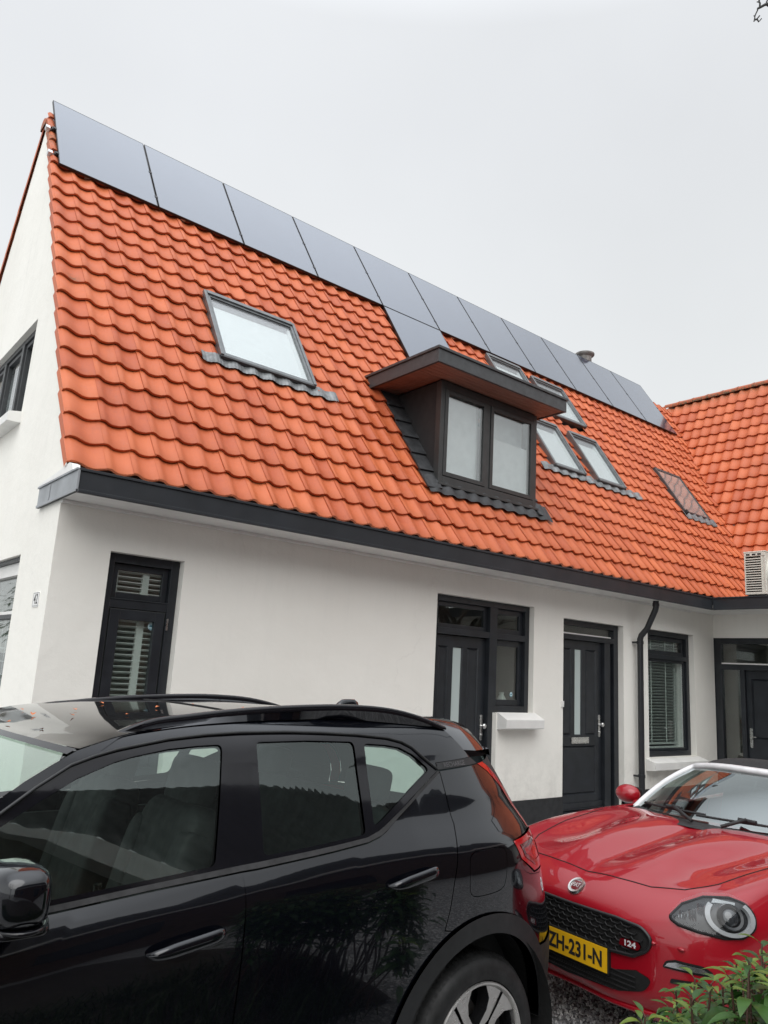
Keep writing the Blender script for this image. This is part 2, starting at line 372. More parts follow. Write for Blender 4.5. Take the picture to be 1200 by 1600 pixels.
def triangulate(outline, holes=(), step=0.05, estep=None, jit=0.0):
    estep = estep or step; O = dens(outline, estep); H = [dens(h, estep) for h in holes]
    pts = list(O); edges = [(i, (i+1) % len(O)) for i in range(len(O))]; loops = [list(range(len(O)))]
    for h in H:
        b = len(pts); pts += h; edges += [(b+i, b+(i+1) % len(h)) for i in range(len(h))]; loops.append(list(range(b, b+len(h))))
    xs = [p[0] for p in O]; ys = [p[1] for p in O]
    bp = np.array(pts); x = min(xs)+step*.5
    while x < max(xs):
        y = min(ys)+step*.5
        while y < max(ys):
            p = (x, y)
            if inside(p, O) and not any(inside(p, h) for h in H) and np.min((bp[:, 0]-x)**2+(bp[:, 1]-y)**2) > (step*.45)**2: pts.append(p)
            y += step
        x += step
    r = delaunay_2d_cdt([Vector(p) for p in pts], edges, [], 0, 1e-6)
    vs2 = [(v.x, v.y) for v in r[0]]; back = {}
    for i, src in enumerate(r[3]):
        for q in src: back[q] = i
    tri = []
    for f in r[2]:
        cx = sum(vs2[i][0] for i in f)/len(f); cy = sum(vs2[i][1] for i in f)/len(f)
        if inside((cx, cy), O) and not any(inside((cx, cy), h) for h in H): tri.append(tuple(f))
    return vs2, tri, [[back.get(i, i) for i in l] for l in loops]
def patch(mb, fn, outline, holes=(), step=0.06, estep=None, thick=0.012, mi=0, flip=False, off=0.0, lipmi=None):
    """curved sheet over fn(a,b)->(pos,normal) with a returned edge"""
    vs2, tri, loops = triangulate(outline, holes, step, estep)
    P = []; Nn = []
    for a, b in vs2:
        p, n = fn(a, b); P.append(Vector(p)+Vector(n)*off); Nn.append(Vector(n))
    T = []
    for t in tri:
        a, b, c = (P[i] for i in t[:3]); T.append(t if (b-a).cross(c-a).dot(Nn[t[0]]) > 0 else t[::-1])
    mb.add(P, T, mi, True, Nn)
    for l in loops:
        k = len(l); V = [P[i] for i in l]+[P[i]-Nn[i]*thick for i in l]; cen = sum((P[i] for i in l), Vector())/k
        nn = []
        for i in range(k):
            t = P[l[(i+1) % k]]-P[l[i-1]]; q = t.cross(Nn[l[i]]); q = q.normalized() if q.length > 1e-9 else Nn[l[i]]
            nn.append(q)
        mb.add(V, [(i, (i+1) % k, k+(i+1) % k, k+i) for i in range(k)], mi if lipmi is None else lipmi, True, nn+nn)
    return mb
def text_mesh(mb, txt, size, mp, depth=0.003, mi=0, align='CENTER', sx=1.0, bold=0.0, fit=None):
    cu = bpy.data.curves.new('lettering', 'FONT'); cu.body = txt; cu.size = size; cu.align_x = align; cu.align_y = 'CENTER'; cu.offset = bold; cu.resolution_u = 4
    o = bpy.data.objects.new('lettering', cu); COL.objects.link(o); dg = bpy.context.evaluated_depsgraph_get(); dg.update()
    me = bpy.data.meshes.new_from_object(o.evaluated_get(dg)); bpy.data.objects.remove(o)
    V = [(v.co.x*sx, v.co.y) for v in me.vertices]
    if fit:
        xa, xb = min(p[0] for p in V), max(p[0] for p in V); ya, yb = min(p[1] for p in V), max(p[1] for p in V)
        V = [(((x-xa)/(xb-xa)-.5)*fit[0], ((y-ya)/(yb-ya)-.5)*fit[1]) for x, y in V]
    F = [tuple(p.vertices) for p in me.polygons]
    mb.add([mp(a, b, depth) for a, b in V], F, mi); bpy.data.meshes.remove(me); return mb
# wall maps: (along, height, out)
FW = lambda a, z, d: (a, -d, z)                 # front wall y=0 facing -y
GW = lambda a, z, d: (-d+0.014*max(0.0, z-3.1), a, z)   # gable wall x=0 facing -x
XW = 10.34
RW = lambda a, z, d: (XW-d, -a, z)              # side wing wall facing -x ; a runs toward the street
def wbox(mb, mp, a0, a1, z0, z1, d0, d1, mi=0):
    P = [mp(a, z, d) for d in (d0, d1) for z in (z0, z1) for a in (a0, a1)]
    return mb.add(P, [(0, 1, 3, 2), (4, 6, 7, 5), (0, 4, 5, 1), (2, 3, 7, 6), (0, 2, 6, 4), (1, 5, 7, 3)], mi)
def ring(mb, mp, a0, a1, z0, z1, w, d0, d1, mi=0, wt=None, wb=None):
    """rectangular frame of bars w wide, bars butted"""
    wt = wt or w; wb = wb if wb is not None else w
    wbox(mb, mp, a0, a0+w, z0, z1, d0, d1, mi); wbox(mb, mp, a1-w, a1, z0, z1, d0, d1, mi)
    wbox(mb, mp, a0+w, a1-w, z1-wt, z1, d0, d1, mi)
    if wb > 0: wbox(mb, mp, a0+w, a1-w, z0, z0+wb, d0, d1, mi)
    return mb
def wall(mb, mp, outline, holes, reveal=0.16, step=0.5, mi=0):
    vs2, tri, loops = triangulate(outline, [[(a0, z0), (a1, z0), (a1, z1), (a0, z1)] for a0, a1, z0, z1 in holes], step, 0.6)
    mb.add([mp(a, z, 0) for a, z in vs2], tri, mi)
    for a0, a1, z0, z1 in holes:
        P = [mp(*q) for d in (0, -reveal) for q in ((a0, z0, d), (a1, z0, d), (a1, z1, d), (a0, z1, d))]
        mb.add(P, [(0, 1, 5, 4), (1, 2, 6, 5), (2, 3, 7, 6), (3, 0, 4, 7)], mi)
    return mb
ZK = [.15, .25, .35, .5, .65, .8, .92, 1.0, 1.05, 1.077, 1.10, 1.13, 1.16, 1.18, 1.3, 1.45, 1.53, 1.58, 1.62, 1.66]
VM = [.85, .878, .896, .902, .915, .928, .935, .934, .9295, .925, .917, .900, .878, .864, .812, .742, .70, .66, .605, .50]
VR = [.85, .878, .896, .905, .918, .930, .935, .932, .922, .910, .894, .868, .842, .828, .775, .705, .66, .62, .57, .48]
def sp(x, X, Y):
    i = 0
    while i < len(X)-2 and x > X[i+1]: i += 1
    h = X[i+1]-X[i]; t = (x-X[i])/h
    def m(j):
        if j == 0: return (Y[1]-Y[0])/(X[1]-X[0])
        if j == len(X)-1: return (Y[-1]-Y[-2])/(X[-1]-X[-2])
        a, b = X[j]-X[j-1], X[j+1]-X[j]
        return ((Y[j]-Y[j-1])/a*b+(Y[j+1]-Y[j])/b*a)/(a+b)
    m0, m1 = m(i), m(i+1)
    if t < 0: return Y[i]+m0*t*h
    if t > 1: return Y[i+1]+m1*(t-1)*h
    return (2*t**3-3*t*t+1)*Y[i]+(t**3-2*t*t+t)*h*m0+(-2*t**3+3*t*t)*Y[i+1]+(t**3-t*t)*h*m1
def sst(a, b, x):
    t = min(max((x-a)/(b-a), 0.0), 1.0); return t*t*(3-2*t)
UEZ = [.15, .3, .5, .7, .85, 1.0, 1.1, 1.2, 1.35, 1.5, 1.6, 1.66]
UEV = [4.37, 4.43, 4.455, 4.44, 4.39, 4.33, 4.28, 4.23, 4.15, 4.07, 4.03, 4.01]
def fcar(u, z):
    zz = z-.0735*(min(max(u, 1.2), 3.2)-2.4)*sst(.7, 1.0, z)*(1-sst(1.2, 1.45, z))
    a = sp(zz, ZK, VM); b = sp(zz, ZK, VR); k = sst(2.6, 3.5, u); v = a+(b-a)*k
    ue = sp(z, UEZ, UEV); t = (u-3.25)/(ue-3.25)
    if t > 0: v *= max(1-min(t, 1.0)**3.6, 1e-7)**.40
    t = (1.1-u)/1.12
    if t > 0: v *= max(1-min(t, 1.0)**4, 1e-7)**.4
    return v
# ------------------------------------------------------------------ ground
def GZ(x): return -.14+.11*sst(1.0, 2.6, x)+.03*sst(3.0, 6.4, x)
def make_ground():
    mb = MB(); R = 600; XS = [-R, -20, 1.0, 1.2, 1.4, 1.6, 1.8, 2.0, 2.2, 2.4, 2.6, 4.0, 6.4, 20, R]
    mb.grid([[(x, y, GZ(x)) for x in XS] for y in (-R, R)], 0, False)
    setp(mb.build('ground', 'gravel'), 'grey gravel driveway ground around the house', 'ground', kind='structure')
    r = random.Random(3); mb = MB(); ico = []
    t = (1+5**.5)/2
    for a, b in ((-1, t), (1, t), (-1, -t), (1, -t)): ico += [(a, b, 0)]
    for a, b in ((-1, t), (1, t), (-1, -t), (1, -t)): ico += [(0, a, b)]
    for a, b in ((-1, t), (1, t), (-1, -t), (1, -t)): ico += [(b, 0, a)]
    IF = [(0, 11, 5), (0, 5, 1), (0, 1, 7), (0, 7, 10), (0, 10, 11), (1, 5, 9), (5, 11, 4), (11, 10, 2), (10, 7, 6), (7, 1, 8), (3, 9, 4), (3, 4, 2), (3, 2, 6), (3, 6, 8), (3, 8, 9), (4, 9, 5), (2, 4, 11), (6, 2, 10), (8, 6, 7), (9, 8, 1)]
    ico = [Vector(v).normalized() for v in ico]
    for i in range(9000):
        x = r.uniform(1.2, 3.0); y = r.uniform(-4.4, -3.0); s = r.uniform(.004, .0105); e = Euler((r.uniform(0, 6), r.uniform(0, 6), r.uniform(0, 6))).to_matrix()
        sc = Vector((s*r.uniform(.8, 1.5), s*r.uniform(.7, 1.2), s*r.uniform(.5, .9)))
        mb.add([e @ Vector((v.x*sc.x*r.uniform(.85, 1.15), v.y*sc.y, v.z*sc.z))+Vector((x, y, GZ(x)+s*r.uniform(.2, 1.1))) for v in ico], IF, 0, False, None, r.random())
    setp(mb.build('gravel', 'stone', tone=True), 'loose grey and white gravel chips between the two cars', 'gravel', kind='stuff')
make_ground()

# ------------------------------------------------------------------ roof planes
TH = 0.9952; CT, ST = math.cos(TH), math.sin(TH)
RO = Vector((0, -0.103, 3.1695))
def RP(x, s, h=0.0): return Vector((x, RO.y+s*CT-h*ST, RO.z+s*ST+h*CT))
S_RIDGE = 6.20
VAL = lambda s: 12.0+0.4334*s                    # valley x at slope position s
TW, TG = 0.2255, 0.2945
def tile_row_mesh(mb, mp, cols, rows, keep, seed=1, moss=None, verge=None, w=TW, g=TG):
    """pantiles: mp(x,s,h); cols = x of each left edge; rows = number of courses"""
    r = random.Random(seed)
    def prof(u): return 0.0185*math.cos(2*PI*(u-0.07)) + 0.004*math.cos(4*PI*(u-0.07))
    US = [-.05, 0.02, .08, .17, .28, .40, .52, .64, .76, .88, 1.0]
    def one(x, k, ww, us, tail_only=False, pf=prof, side=0.016):
        s0 = k*g-.045+r.uniform(-.004, .004); jx = r.uniform(-.0025, .0025); jh = r.uniform(-.003, .004); tilt = r.uniform(-.004, .004); sk = r.uniform(-.005, .005)
        tone = min(1, max(0, r.gauss(.5, .30))) if r.random() > .03 else -.35
        SS = [(0.0, -.026), (0.0, -.004), (.006, 0.0), (g*.5, 0.0), (g+.05, 0.0)]
        V = []
        for ds, dh in SS:
            for u in us:
                h = .066 - .036*ds/g + pf(u) + (.007 if u == us[0] and pf is prof else 0) + dh + jh + tilt*(u-.5)
                V.append(mp(x+u*ww+jx, s0+ds+sk*(u-.5), h))
        n = len(us); F = []
        for i in range(4):
            for j in range(n-1):
                cx, cs = x+(us[j]+us[j+1])*.5*ww, s0+(SS[i][0]+SS[i+1][0])*.5
                if keep(cx, cs): F.append((i*n+j, i*n+j+1, (i+1)*n+j+1, (i+1)*n+j))
        mb.add(V, F, 0, True, None, tone)
        # left edge thickness
        L = []; 
        for ds, dh in SS[1:]:
            h = .066-.036*ds/g+pf(us[0])+dh+jh+tilt*(us[0]-.5)
            L += [mp(x+us[0]*ww+jx, s0+ds, h), mp(x+us[0]*ww+jx, s0+ds, h-side)]
        if keep(x, s0+g*.5) and keep(x, s0+g+.04): mb.add(L, [(2*i, 2*i+2, 2*i+3, 2*i+1) for i in range(3)], 0, False, None, tone)
    for k in range(rows):
        for x in cols:
            if keep(x+w*.5, k*g+g*.5) or keep(x+w*.1, k*g+g*.3) or keep(x+w*.9, k*g+g*.7) or keep(x+w*.9, k*g+g*.2): one(x, k, w, US)
        if verge is not None:
            x0 = verge(k*g); ww = cols[0]-x0
            vp = lambda u: (0.022*math.cos(2*PI*(u*1.02-.16))+.004 if u > .05 else 0.004+.15*u)
            one(x0, k, ww, [0.0, .04, .09, .16, .24, .33, .43, .54, .65, .76, .88, 1.0], pf=vp, side=.075)
SKY1 = (1.69, 2.93, 2.065, 3.258)
PAIR = [(7.45, 8.24, 2.10, 3.24), (8.56, 9.34, 2.08, 3.22)]
UPP = [(7.36, 8.24, 3.64, 4.78), (8.48, 9.38, 3.62, 4.66)]
FAR = (11.23, 12.14, 2.01, 3.16)
def keep_main(x, s):
    if x > VAL(s)+.10 or s > S_RIDGE+.02: return False
    for a, b, c, d in [SKY1]+PAIR+UPP+[FAR]:
        if a+.02 < x < b-.02 and c-.03 < s < d-.02: return False
    if 4.30 < x < 6.34 and s > .86 and s < 2.62 and x > 4.30: return False
    return True
def verge_x(s): return -.052+.0165*s

house = thing('house', (0, 0, 0), label='white stuccoed house with steep orange tiled roof and dark grey trim', cat='house')
def make_house_walls():
    mb = MB()
    H1 = (0.45, 1.11, 0.72, 2.54); D1 = (4.18, 5.205, 0.05, 2.596); D1b = (5.205, 5.863, 1.287, 2.596); D2 = (6.455, 7.806, 0.05, 2.513); W3 = (8.425, 9.717, 0.70, 2.527)
    # one L-shaped opening for the first door and its side window
    outl = [(0, -.3), (XW, -.3), (XW, 3.05), (0, 3.05)]
    holes = [H1, D2, W3]
    vs2, tri, loops = triangulate(outl, [[(a, c), (b, c), (b, d), (a, d)] for a, b, c, d in holes]+[[(4.18, .05), (5.205, .05), (5.205, 1.287), (5.863, 1.287), (5.863, 2.596), (4.18, 2.596)]], 0.5, 0.6)
    mb.add([FW(a, z, 0) for a, z in vs2], tri)
    for a0, a1, z0, z1 in holes:
        P = [FW(*q) for d in (0, -.2) for q in ((a0, z0, d), (a1, z0, d), (a1, z1, d), (a0, z1, d))]
        mb.add(P, [(0, 1, 5, 4), (1, 2, 6, 5), (2, 3, 7, 6), (3, 0, 4, 7)])
    L = [(4.18, .05), (5.205, .05), (5.205, 1.287), (5.863, 1.287), (5.863, 2.596), (4.18, 2.596)]
    P = [FW(a, z, d) for d in (0, -.2) for a, z in L]; n = 6
    mb.add(P, [(i, (i+1) % n, n+(i+1) % n, n+i) for i in range(n)])
    # gable
    yr = RO.y+S_RIDGE*CT; zr = RO.z+S_RIDGE*ST
    g = [(0, -.3), (2*yr+.2, -.3), (2*yr+.2, 3.05), (yr+.02, zr-.08), (0, 3.20)]
    wall(mb, GW, g, [(0.99, 3.3, 0.80, 2.53), (1.90, 4.25, 4.08, 5.13)], .24)
    # back and far walls close the volume
    yb = 2*yr+.2
    mb.add([(0, yb, -.3), (13, yb, -.3), (13, yb, 3.1), (0, yb, 3.1)], [(0, 1, 2, 3)])
    mb.build('wall', 'stucco', house)
    # roof deck under the tiles, inner floor and inner partition keep the rooms dark
    mb = MB()
    e = -.06
    mb.add([RP(.06, -.02, e), RP(4.42, -.02, e), RP(4.42, S_RIDGE, e), RP(.16, S_RIDGE, e)], [(0, 1, 2, 3)])
    mb.add([RP(6.24, -.02, e), RP(VAL(0), -.02, e), RP(VAL(S_RIDGE), S_RIDGE, e), RP(6.24, S_RIDGE, e)], [(0, 1, 2, 3)])
    mb.add([RP(4.42, -.02, e), RP(6.24, -.02, e), RP(6.24, .9, e), RP(4.42, .9, e)], [(0, 1, 2, 3)])
    mb.add([RP(4.42, 2.55, e), RP(6.24, 2.55, e), RP(6.24, S_RIDGE, e), RP(4.42, S_RIDGE, e)], [(0, 1, 2, 3)])
    mb.add([(0.02, yb, 3.05), (14.5, yb, 3.05), (14.5, yr, zr-.06), (.13, yr, zr-.06)], [(0, 1, 2, 3)])
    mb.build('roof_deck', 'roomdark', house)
    mb = MB()
    mb.add([(.03, .25, 3.02), (13, .25, 3.02), (13, yb, 3.02), (.03, yb, 3.02)], [(0, 1, 2, 3)])
    mb.add([(.03, 2.6, 0.01), (XW, 2.6, .01), (XW, 2.6, 3.01), (.03, 2.6, 3.01)], [(0, 1, 2, 3)])
    for x in (3.3, 6.15, 8.1): mb.add([(x, .25, .01), (x, 2.6, .01), (x, 2.6, 3.01), (x, .25, 3.01)], [(0, 1, 2, 3)])
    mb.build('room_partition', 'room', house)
    for a0, a1 in ((0, 4.18), (5.205, 6.455), (7.806, XW)): mb = MB(); wbox(mb, FW, a0, a1, -.3, .282, -.05, .014); mb.build('plinth', 'plinth', house)
    mb = MB(); wbox(mb, GW, -.014, 7.0, -.3, .282, -.05, .013); mb.build('plinth', 'plinth', house)
make_house_walls()
def make_main_roof():
    mb = MB(); cols = [0.272+i*TW for i in range(70)]
    tile_row_mesh(mb, lambda x, s, h: RP(x, s, h), cols, 22, keep_main, 5, verge=verge_x)
    o = mb.build('roof', 'tile', house, sharp=38, tone=True, recalc=False)
    # the moss patch on one verge tile and grime under the ridge
    at = o.data.attributes.new('moss', 'FLOAT', 'POINT'); vals = []
    for v in mb.v:
        p = Vector(v)-RO; s = p.y*CT+p.z*ST; x = v[0]
        d = math.hypot(x-.16, s-2.60); m = max(0, 1.2-d/.06)
        m = max(m, max(0, 1-abs(s-5.7)/.5)*max(0, 1-x/.35)*.9, max(0, (s-5.95)*2)*(.8 if x > 12 else .5))
        vals.append(min(1, m))
    at.data.foreach_set('value', vals)
    # rear slope, plain pantile waves, only its verge is seen
    mb = MB(); yr = RO.y+S_RIDGE*CT; zr = RO.z+S_RIDGE*ST
    mpb = lambda x, s, h: Vector((x, 2*yr-(RO.y+s*CT-h*ST)+.02, RO.z+s*ST+h*CT))
    tile_row_mesh(mb, mpb, [0.272+i*TW for i in range(3)], 22, lambda x, s: s < S_RIDGE, 9, verge=verge_x)
    sub(mb, 'rear_roof', 'tile', o, sharp=38, tone=True, recalc=False)['kind'] = 'stuff'
    mb = MB(); pts = []
    x = .03; k = 0
    while x < 14.75:
        L = .36
        G = []
        for i in range(5):
            t = i/4; rr = .105+.012*(1 if t > .86 else 0)-.01*t
            G.append([Vector((x+t*(L+.02), yr+.06+rr*1.05*math.cos(a), zr-.075+rr*.95*math.sin(a))) for a in [PI*(-.08+1.16*j/10) for j in range(11)]])
        mb.grid(G); 
        if k == 0: mb.add(G[0]+[Vector((x, yr+.06, zr-.1))], [(i, i+1, 11) for i in range(10)])
        x += L; k += 1
    ro = sub(mb, 'ridge_cap', 'tile', o, sharp=50, tone=True)
    at = ro.data.attributes.new('moss', 'FLOAT', 'POINT'); at.data.foreach_set('value', [max(0, .9-(v[2]-zr+.075)*9) for v in mb.v])
make_main_roof()
def make_gutter():
    zt, zb, o = 3.08, 2.889, -.436; xi = 9.513
    mb = MB()
    mb.box(-.012, xi, o, o+.028, zb, zt-.022); mb.box(-.02, xi, o-.012, o+.03, zt-.022, zt); mb.box(-.012, xi, o-.008, o, zb, zb+.026)
    mb.box(-.012, xi+.0, o+.03, -.02, zb+.006, zb+.02, 1)
    mb.box(0, xi, -.10, -.08, zb+.1, zt+.02, 0)
    mb.build('fascia', ['fascia', 'white_trim'], house, bevel=.003)
    mb = MB(); x0 = -.03
    mb.box(x0, x0+.018, o-.012, .585, zb, zt-.018); mb.box(x0-.008, x0+.02, o-.012, .585, zb, zb+.024)
    mb.box(x0-.012, x0+.03, o-.01, .6, zt-.018, zt-.002)
    mb.prism([(-.33, zt-.0), (.58, zt-.0), (.58, zt+.015), (.1, zt+.045), (-.22, zt+.075), (-.30, zt+.05)], lambda a, b, h: (h, a, b), x0-.01, .02, 1)
    mb.box(x0-.006, x0, .24, .275, zb+.03, zt-.03, 0)
    mb.build('gutter_end', ['fascia_side', 'white_trim'], house, bevel=.003)
    mb = MB()
    for k in range(4): mb.box(0, 9.6, o+.034+k*.098, o+.126+k*.098, zb+.008, zb+.012+.001*(k % 2))
    mb.box(0, 9.6, -.045, 0.0, zb-.02, zb+.004)
    mb.build('soffit', 'white_trim', house)
    mb = MB(); r = .042
    P = [(8.165, -.30, 2.9), (8.165, -.30, 2.80), (8.16, -.29, 2.76), (8.125, -.18, 2.50), (8.10, -.10, 2.40), (8.095, -.085, 2.35), (8.092, -.085, 0.0)]
    mb.tube(P, r, 16)
    for z in (2.30, .48): mb.tube([(8.092, -.085, z-.02), (8.092, -.085, z+.02)], r+.008, 16); mb.box(8.02, 8.05, -.08, .0, z-.012, z+.012)
    mb.tube([(8.165, -.30, 2.82), (8.165, -.30, 2.86)], r+.006, 16)
    mb.build('downpipe', 'pipe', house, sharp=50)
make_gutter()

def slats(mb, mp, a0, a1, z0, z1, n, dep, d, mi=0, th=.003, tilt=.35):
    for i in range(n):
        z = z0+(z1-z0)*(i+.5)/n; h = dep*.5
        P = [mp(a, z+sg*h*tilt+t, d+sg*h) for t in (-th/2, th/2) for sg in (-1, 1) for a in (a0, a1)]
        mb.add(P, [(0, 1, 3, 2), (4, 6, 7, 5), (0, 4, 5, 1), (2, 3, 7, 6), (0, 2, 6, 4), (1, 5, 7, 3)], mi)
def pane(parent, mp, a0, a1, z0, z1, d, mat='pane', name='pane'):
    mb = MB(); wbox(mb, mp, a0, a1, z0, z1, d-.012, d); return sub(mb, name, mat, parent)
def sticker(parent, mp, a, z, d, r=.035):
    mb = MB(); n = 20
    mb.add([mp(a+r*math.cos(2*PI*i/n), z+r*1.15*math.sin(2*PI*i/n), d) for i in range(n)], [tuple(range(n))])
    wbox(mb, mp, a-r*.5, a+r*.6, z-.004, z+.010, d+.0005, d+.0012, 1); wbox(mb, mp, a-r*.55, a+r*.55, z-.026, z-.019, d+.0005, d+.0012, 1)
    sub(mb, 'sticker', ['sticker', 'stickerdark'], parent)
def handle(parent, mp, a, z, d, side=1, knob=True):
    mb = MB()
    pl = [(a+.022*math.cos(t), z+.115+.022*math.sin(t)) for t in [PI*i/8 for i in range(9)]]+[(a+.022*math.cos(t), z-.135+.022*math.sin(t)) for t in [PI+PI*i/8 for i in range(9)]]
    mb.prism(pl, lambda p, q, h: mp(p, q, h), d, d+.010)
    if knob:
        prof = [(0.0, .062), (.020, .062), (.029, .054), (.030, .044), (.022, .034), (.012, .024), (.013, 0.0)]
        mb.lathe(prof, 20, mp=lambda x, y, h: mp(a+.004*side+x, z+.008+y, d+.010+h))
    else:
        mb.tube([mp(a, z+.008, d+.008), mp(a, z+.008, d+.05), mp(a+.02*side, z+.008, d+.058), mp(a+.10*side, z+.008, d+.058)], .009, 10)
    mb.lathe([(0, .012), (.010, .012), (.011, 0)], 14, mp=lambda x, y, h: mp(a+x, z-.09+y, d+.010+h), mi=0)
    sub(mb, 'handle', 'chrome', parent, sharp=40)
def door_leaf(parent, mp, a0, a1, z0, z1, d, g0, g1, gz0, gz1, low=None, letter=None):
    """recessed-panel door leaf; two tall panels beside a slim frosted light"""
    mb = MB(); t = .045
    panels = [(a0+.075, g0-.075, gz0, gz1), (g1+.075, a1-.12, gz0, gz1)]
    if low: panels.append(low)
    cut = panels+[(g0, g1, gz0, gz1)]
    vs2, tri, loops = triangulate([(a0, z0), (a1, z0), (a1, z1), (a0, z1)], [[(p[0], p[2]), (p[1], p[2]), (p[1], p[3]), (p[0], p[3])] for p in cut], .5, .6)
    mb.add([mp(a, z, d) for a, z in vs2], tri)
    for i, (b0, b1, c0, c1) in enumerate(cut):
        e = .014; q = .020
        P = [mp(*x) for x in ((b0, c0, d), (b1, c0, d), (b1, c1, d), (b0, c1, d), (b0+e, c0+e, d-q), (b1-e, c0+e, d-q), (b1-e, c1-e, d-q), (b0+e, c1-e, d-q))]
        mb.add(P, [(0, 1, 5, 4), (1, 2, 6, 5), (2, 3, 7, 6), (3, 0, 4, 7)])
        if i < len(panels):
            w2 = .03; P = [mp(*x) for x in ((b0+e, c0+e, d-q), (b1-e, c0+e, d-q), (b1-e, c1-e, d-q), (b0+e, c1-e, d-q), (b0+w2, c0+w2, d-.006), (b1-w2, c0+w2, d-.006), (b1-w2, c1-w2, d-.006), (b0+w2, c1-w2, d-.006))]
            mb.add(P, [(0, 1, 5, 4), (1, 2, 6, 5), (2, 3, 7, 6), (3, 0, 4, 7), (4, 5, 6, 7)])
    wbox(mb, mp, a0, a1, z0, z0+.004, d-t, d-.001); wbox(mb, mp, a0, a0+.003, z0+.004, z1, d-t, d-.001)
    leaf = sub(mb, 'door_leaf', 'anthracite', parent)
    mb = MB(); wbox(mb, mp, g0+.01, g1-.01, gz0+.01, gz1-.01, d-.03, d-.018); sub(mb, 'door_light', 'frost', parent)
    mb = MB(); wbox(mb, mp, a0-.02, a1+.02, z0+.02, z0+.09, d, d+.016); wbox(mb, mp, a0-.02, a1+.02, z0+.005, z0+.02, d, d+.035); sub(mb, 'weather_bar', 'anthracite', parent, bevel=.003)
    return leaf

def make_left_window():
    mp = FW; mb = MB(); D = -.085
    ring(mb, mp, .452, 1.108, .72, 2.538, .075, D-.07, D)
    wbox(mb, mp, .527, 1.033, 2.085, 2.155, D-.07, D-.004); wbox(mb, mp, .527, 1.033, 2.155, 2.165, D-.02, D+.004)
    ring(mb, mp, .54, 1.02, .80, 2.078, .085, D-.06, D-.006)
    ring(mb, mp, .530, 1.030, 2.168, 2.460, .05, D-.085, D-.045)
    w = mb.build('window', 'anthracite', house, bevel=.004)
    pane(w, mp, .62, .94, .88, 2.0, D-.05); pane(w, mp, .578, .982, 2.215, 2.412, D-.07)
    mb = MB(); wbox(mb, mp, 1.036, 1.052, 1.93, 2.03, D, D+.012); sub(mb, 'hinge', 'chrome', w)
    sticker(w, mp, .925, 1.955, D-.0485, .028)
    mb = MB()
    for z0, z1, n in ((.86, 2.01, 24), (2.20, 2.42, 5)):
        d = D-.10
        slats(mb, mp, .60, .815, z0, z1, n, .040, d, 0, .006, .35); slats(mb, mp, .875, 1.0, z0, z1, n, .040, d, 0, .006, .35)
        wbox(mb, mp, .815, .875, z0-.02, z1+.02, d-.014, d+.018); wbox(mb, mp, .55, .60, z0-.02, z1+.02, d-.014, d+.018)
    sub(mb, 'shutter', 'blind', w)
make_left_window()
def make_first_door():
    mp = FW; D = -.075; mb = MB()
    # frame: jamb, head, mullion, transom
    wbox(mb, mp, 4.182, 4.26, .05, 2.594, D-.09, D); wbox(mb, mp, 5.785, 5.861, 1.289, 2.594, D-.09, D)
    wbox(mb, mp, 4.26, 5.785, 2.525, 2.594, D-.09, D)
    wbox(mb, mp, 5.125, 5.255, .05, 2.525, D-.09, D+.012)
    wbox(mb, mp, 4.26, 5.125, 2.15, 2.222, D-.09, D+.008); wbox(mb, mp, 5.255, 5.785, 2.15, 2.222, D-.09, D-.002)
    wbox(mb, mp, 5.255, 5.785, 1.289, 1.365, D-.09, D-.002)
    ring(mb, mp, 4.262, 5.123, 2.224, 2.523, .05, D-.085, D-.04); ring(mb, mp, 5.257, 5.783, 2.224, 2.523, .06, D-.085, D-.05)
    ring(mb, mp, 5.257, 5.783, 1.367, 2.148, .07, D-.085, D-.05)
    w = mb.build('front_door', 'anthracite', house, bevel=.004)
    pane(w, mp, 4.31, 5.075, 2.272, 2.475, D-.06); pane(w, mp, 5.315, 5.725, 2.282, 2.465, D-.07); pane(w, mp, 5.325, 5.715, 1.435, 2.08, D-.07)
    door_leaf(w, mp, 4.264, 5.12, .07, 2.14, D-.05, 4.575, 4.735, 1.0, 2.02)
    handle(w, mp, 5.075, 1.12, D-.05)
    sticker(w, mp, 5.62, 1.50, D-.0695, .026)
    mb = MB(); mb.prism([(0, 1.297), (.155, 1.222), (.15, 1.118), (.02, 1.10), (0, 1.10)], lambda a, b, h: (h, -a, b), 5.215, 5.90)
    mb.build('window_sill', 'white_trim', house, bevel=.006)
    # a pale vase and dark ornament behind the side light
    mb = MB(); mb.lathe([(.03, 0), (.06, .03), (.075, .09), (.05, .15), (.025, .19), (.035, .22)], 18, mp=lambda x, y, h: (5.62+x, .30+y, 1.30+h))
    setp(mb.build('vase', 'blindgrey'), 'pale vase on the inner sill beside the first front door', 'vase')
make_first_door()
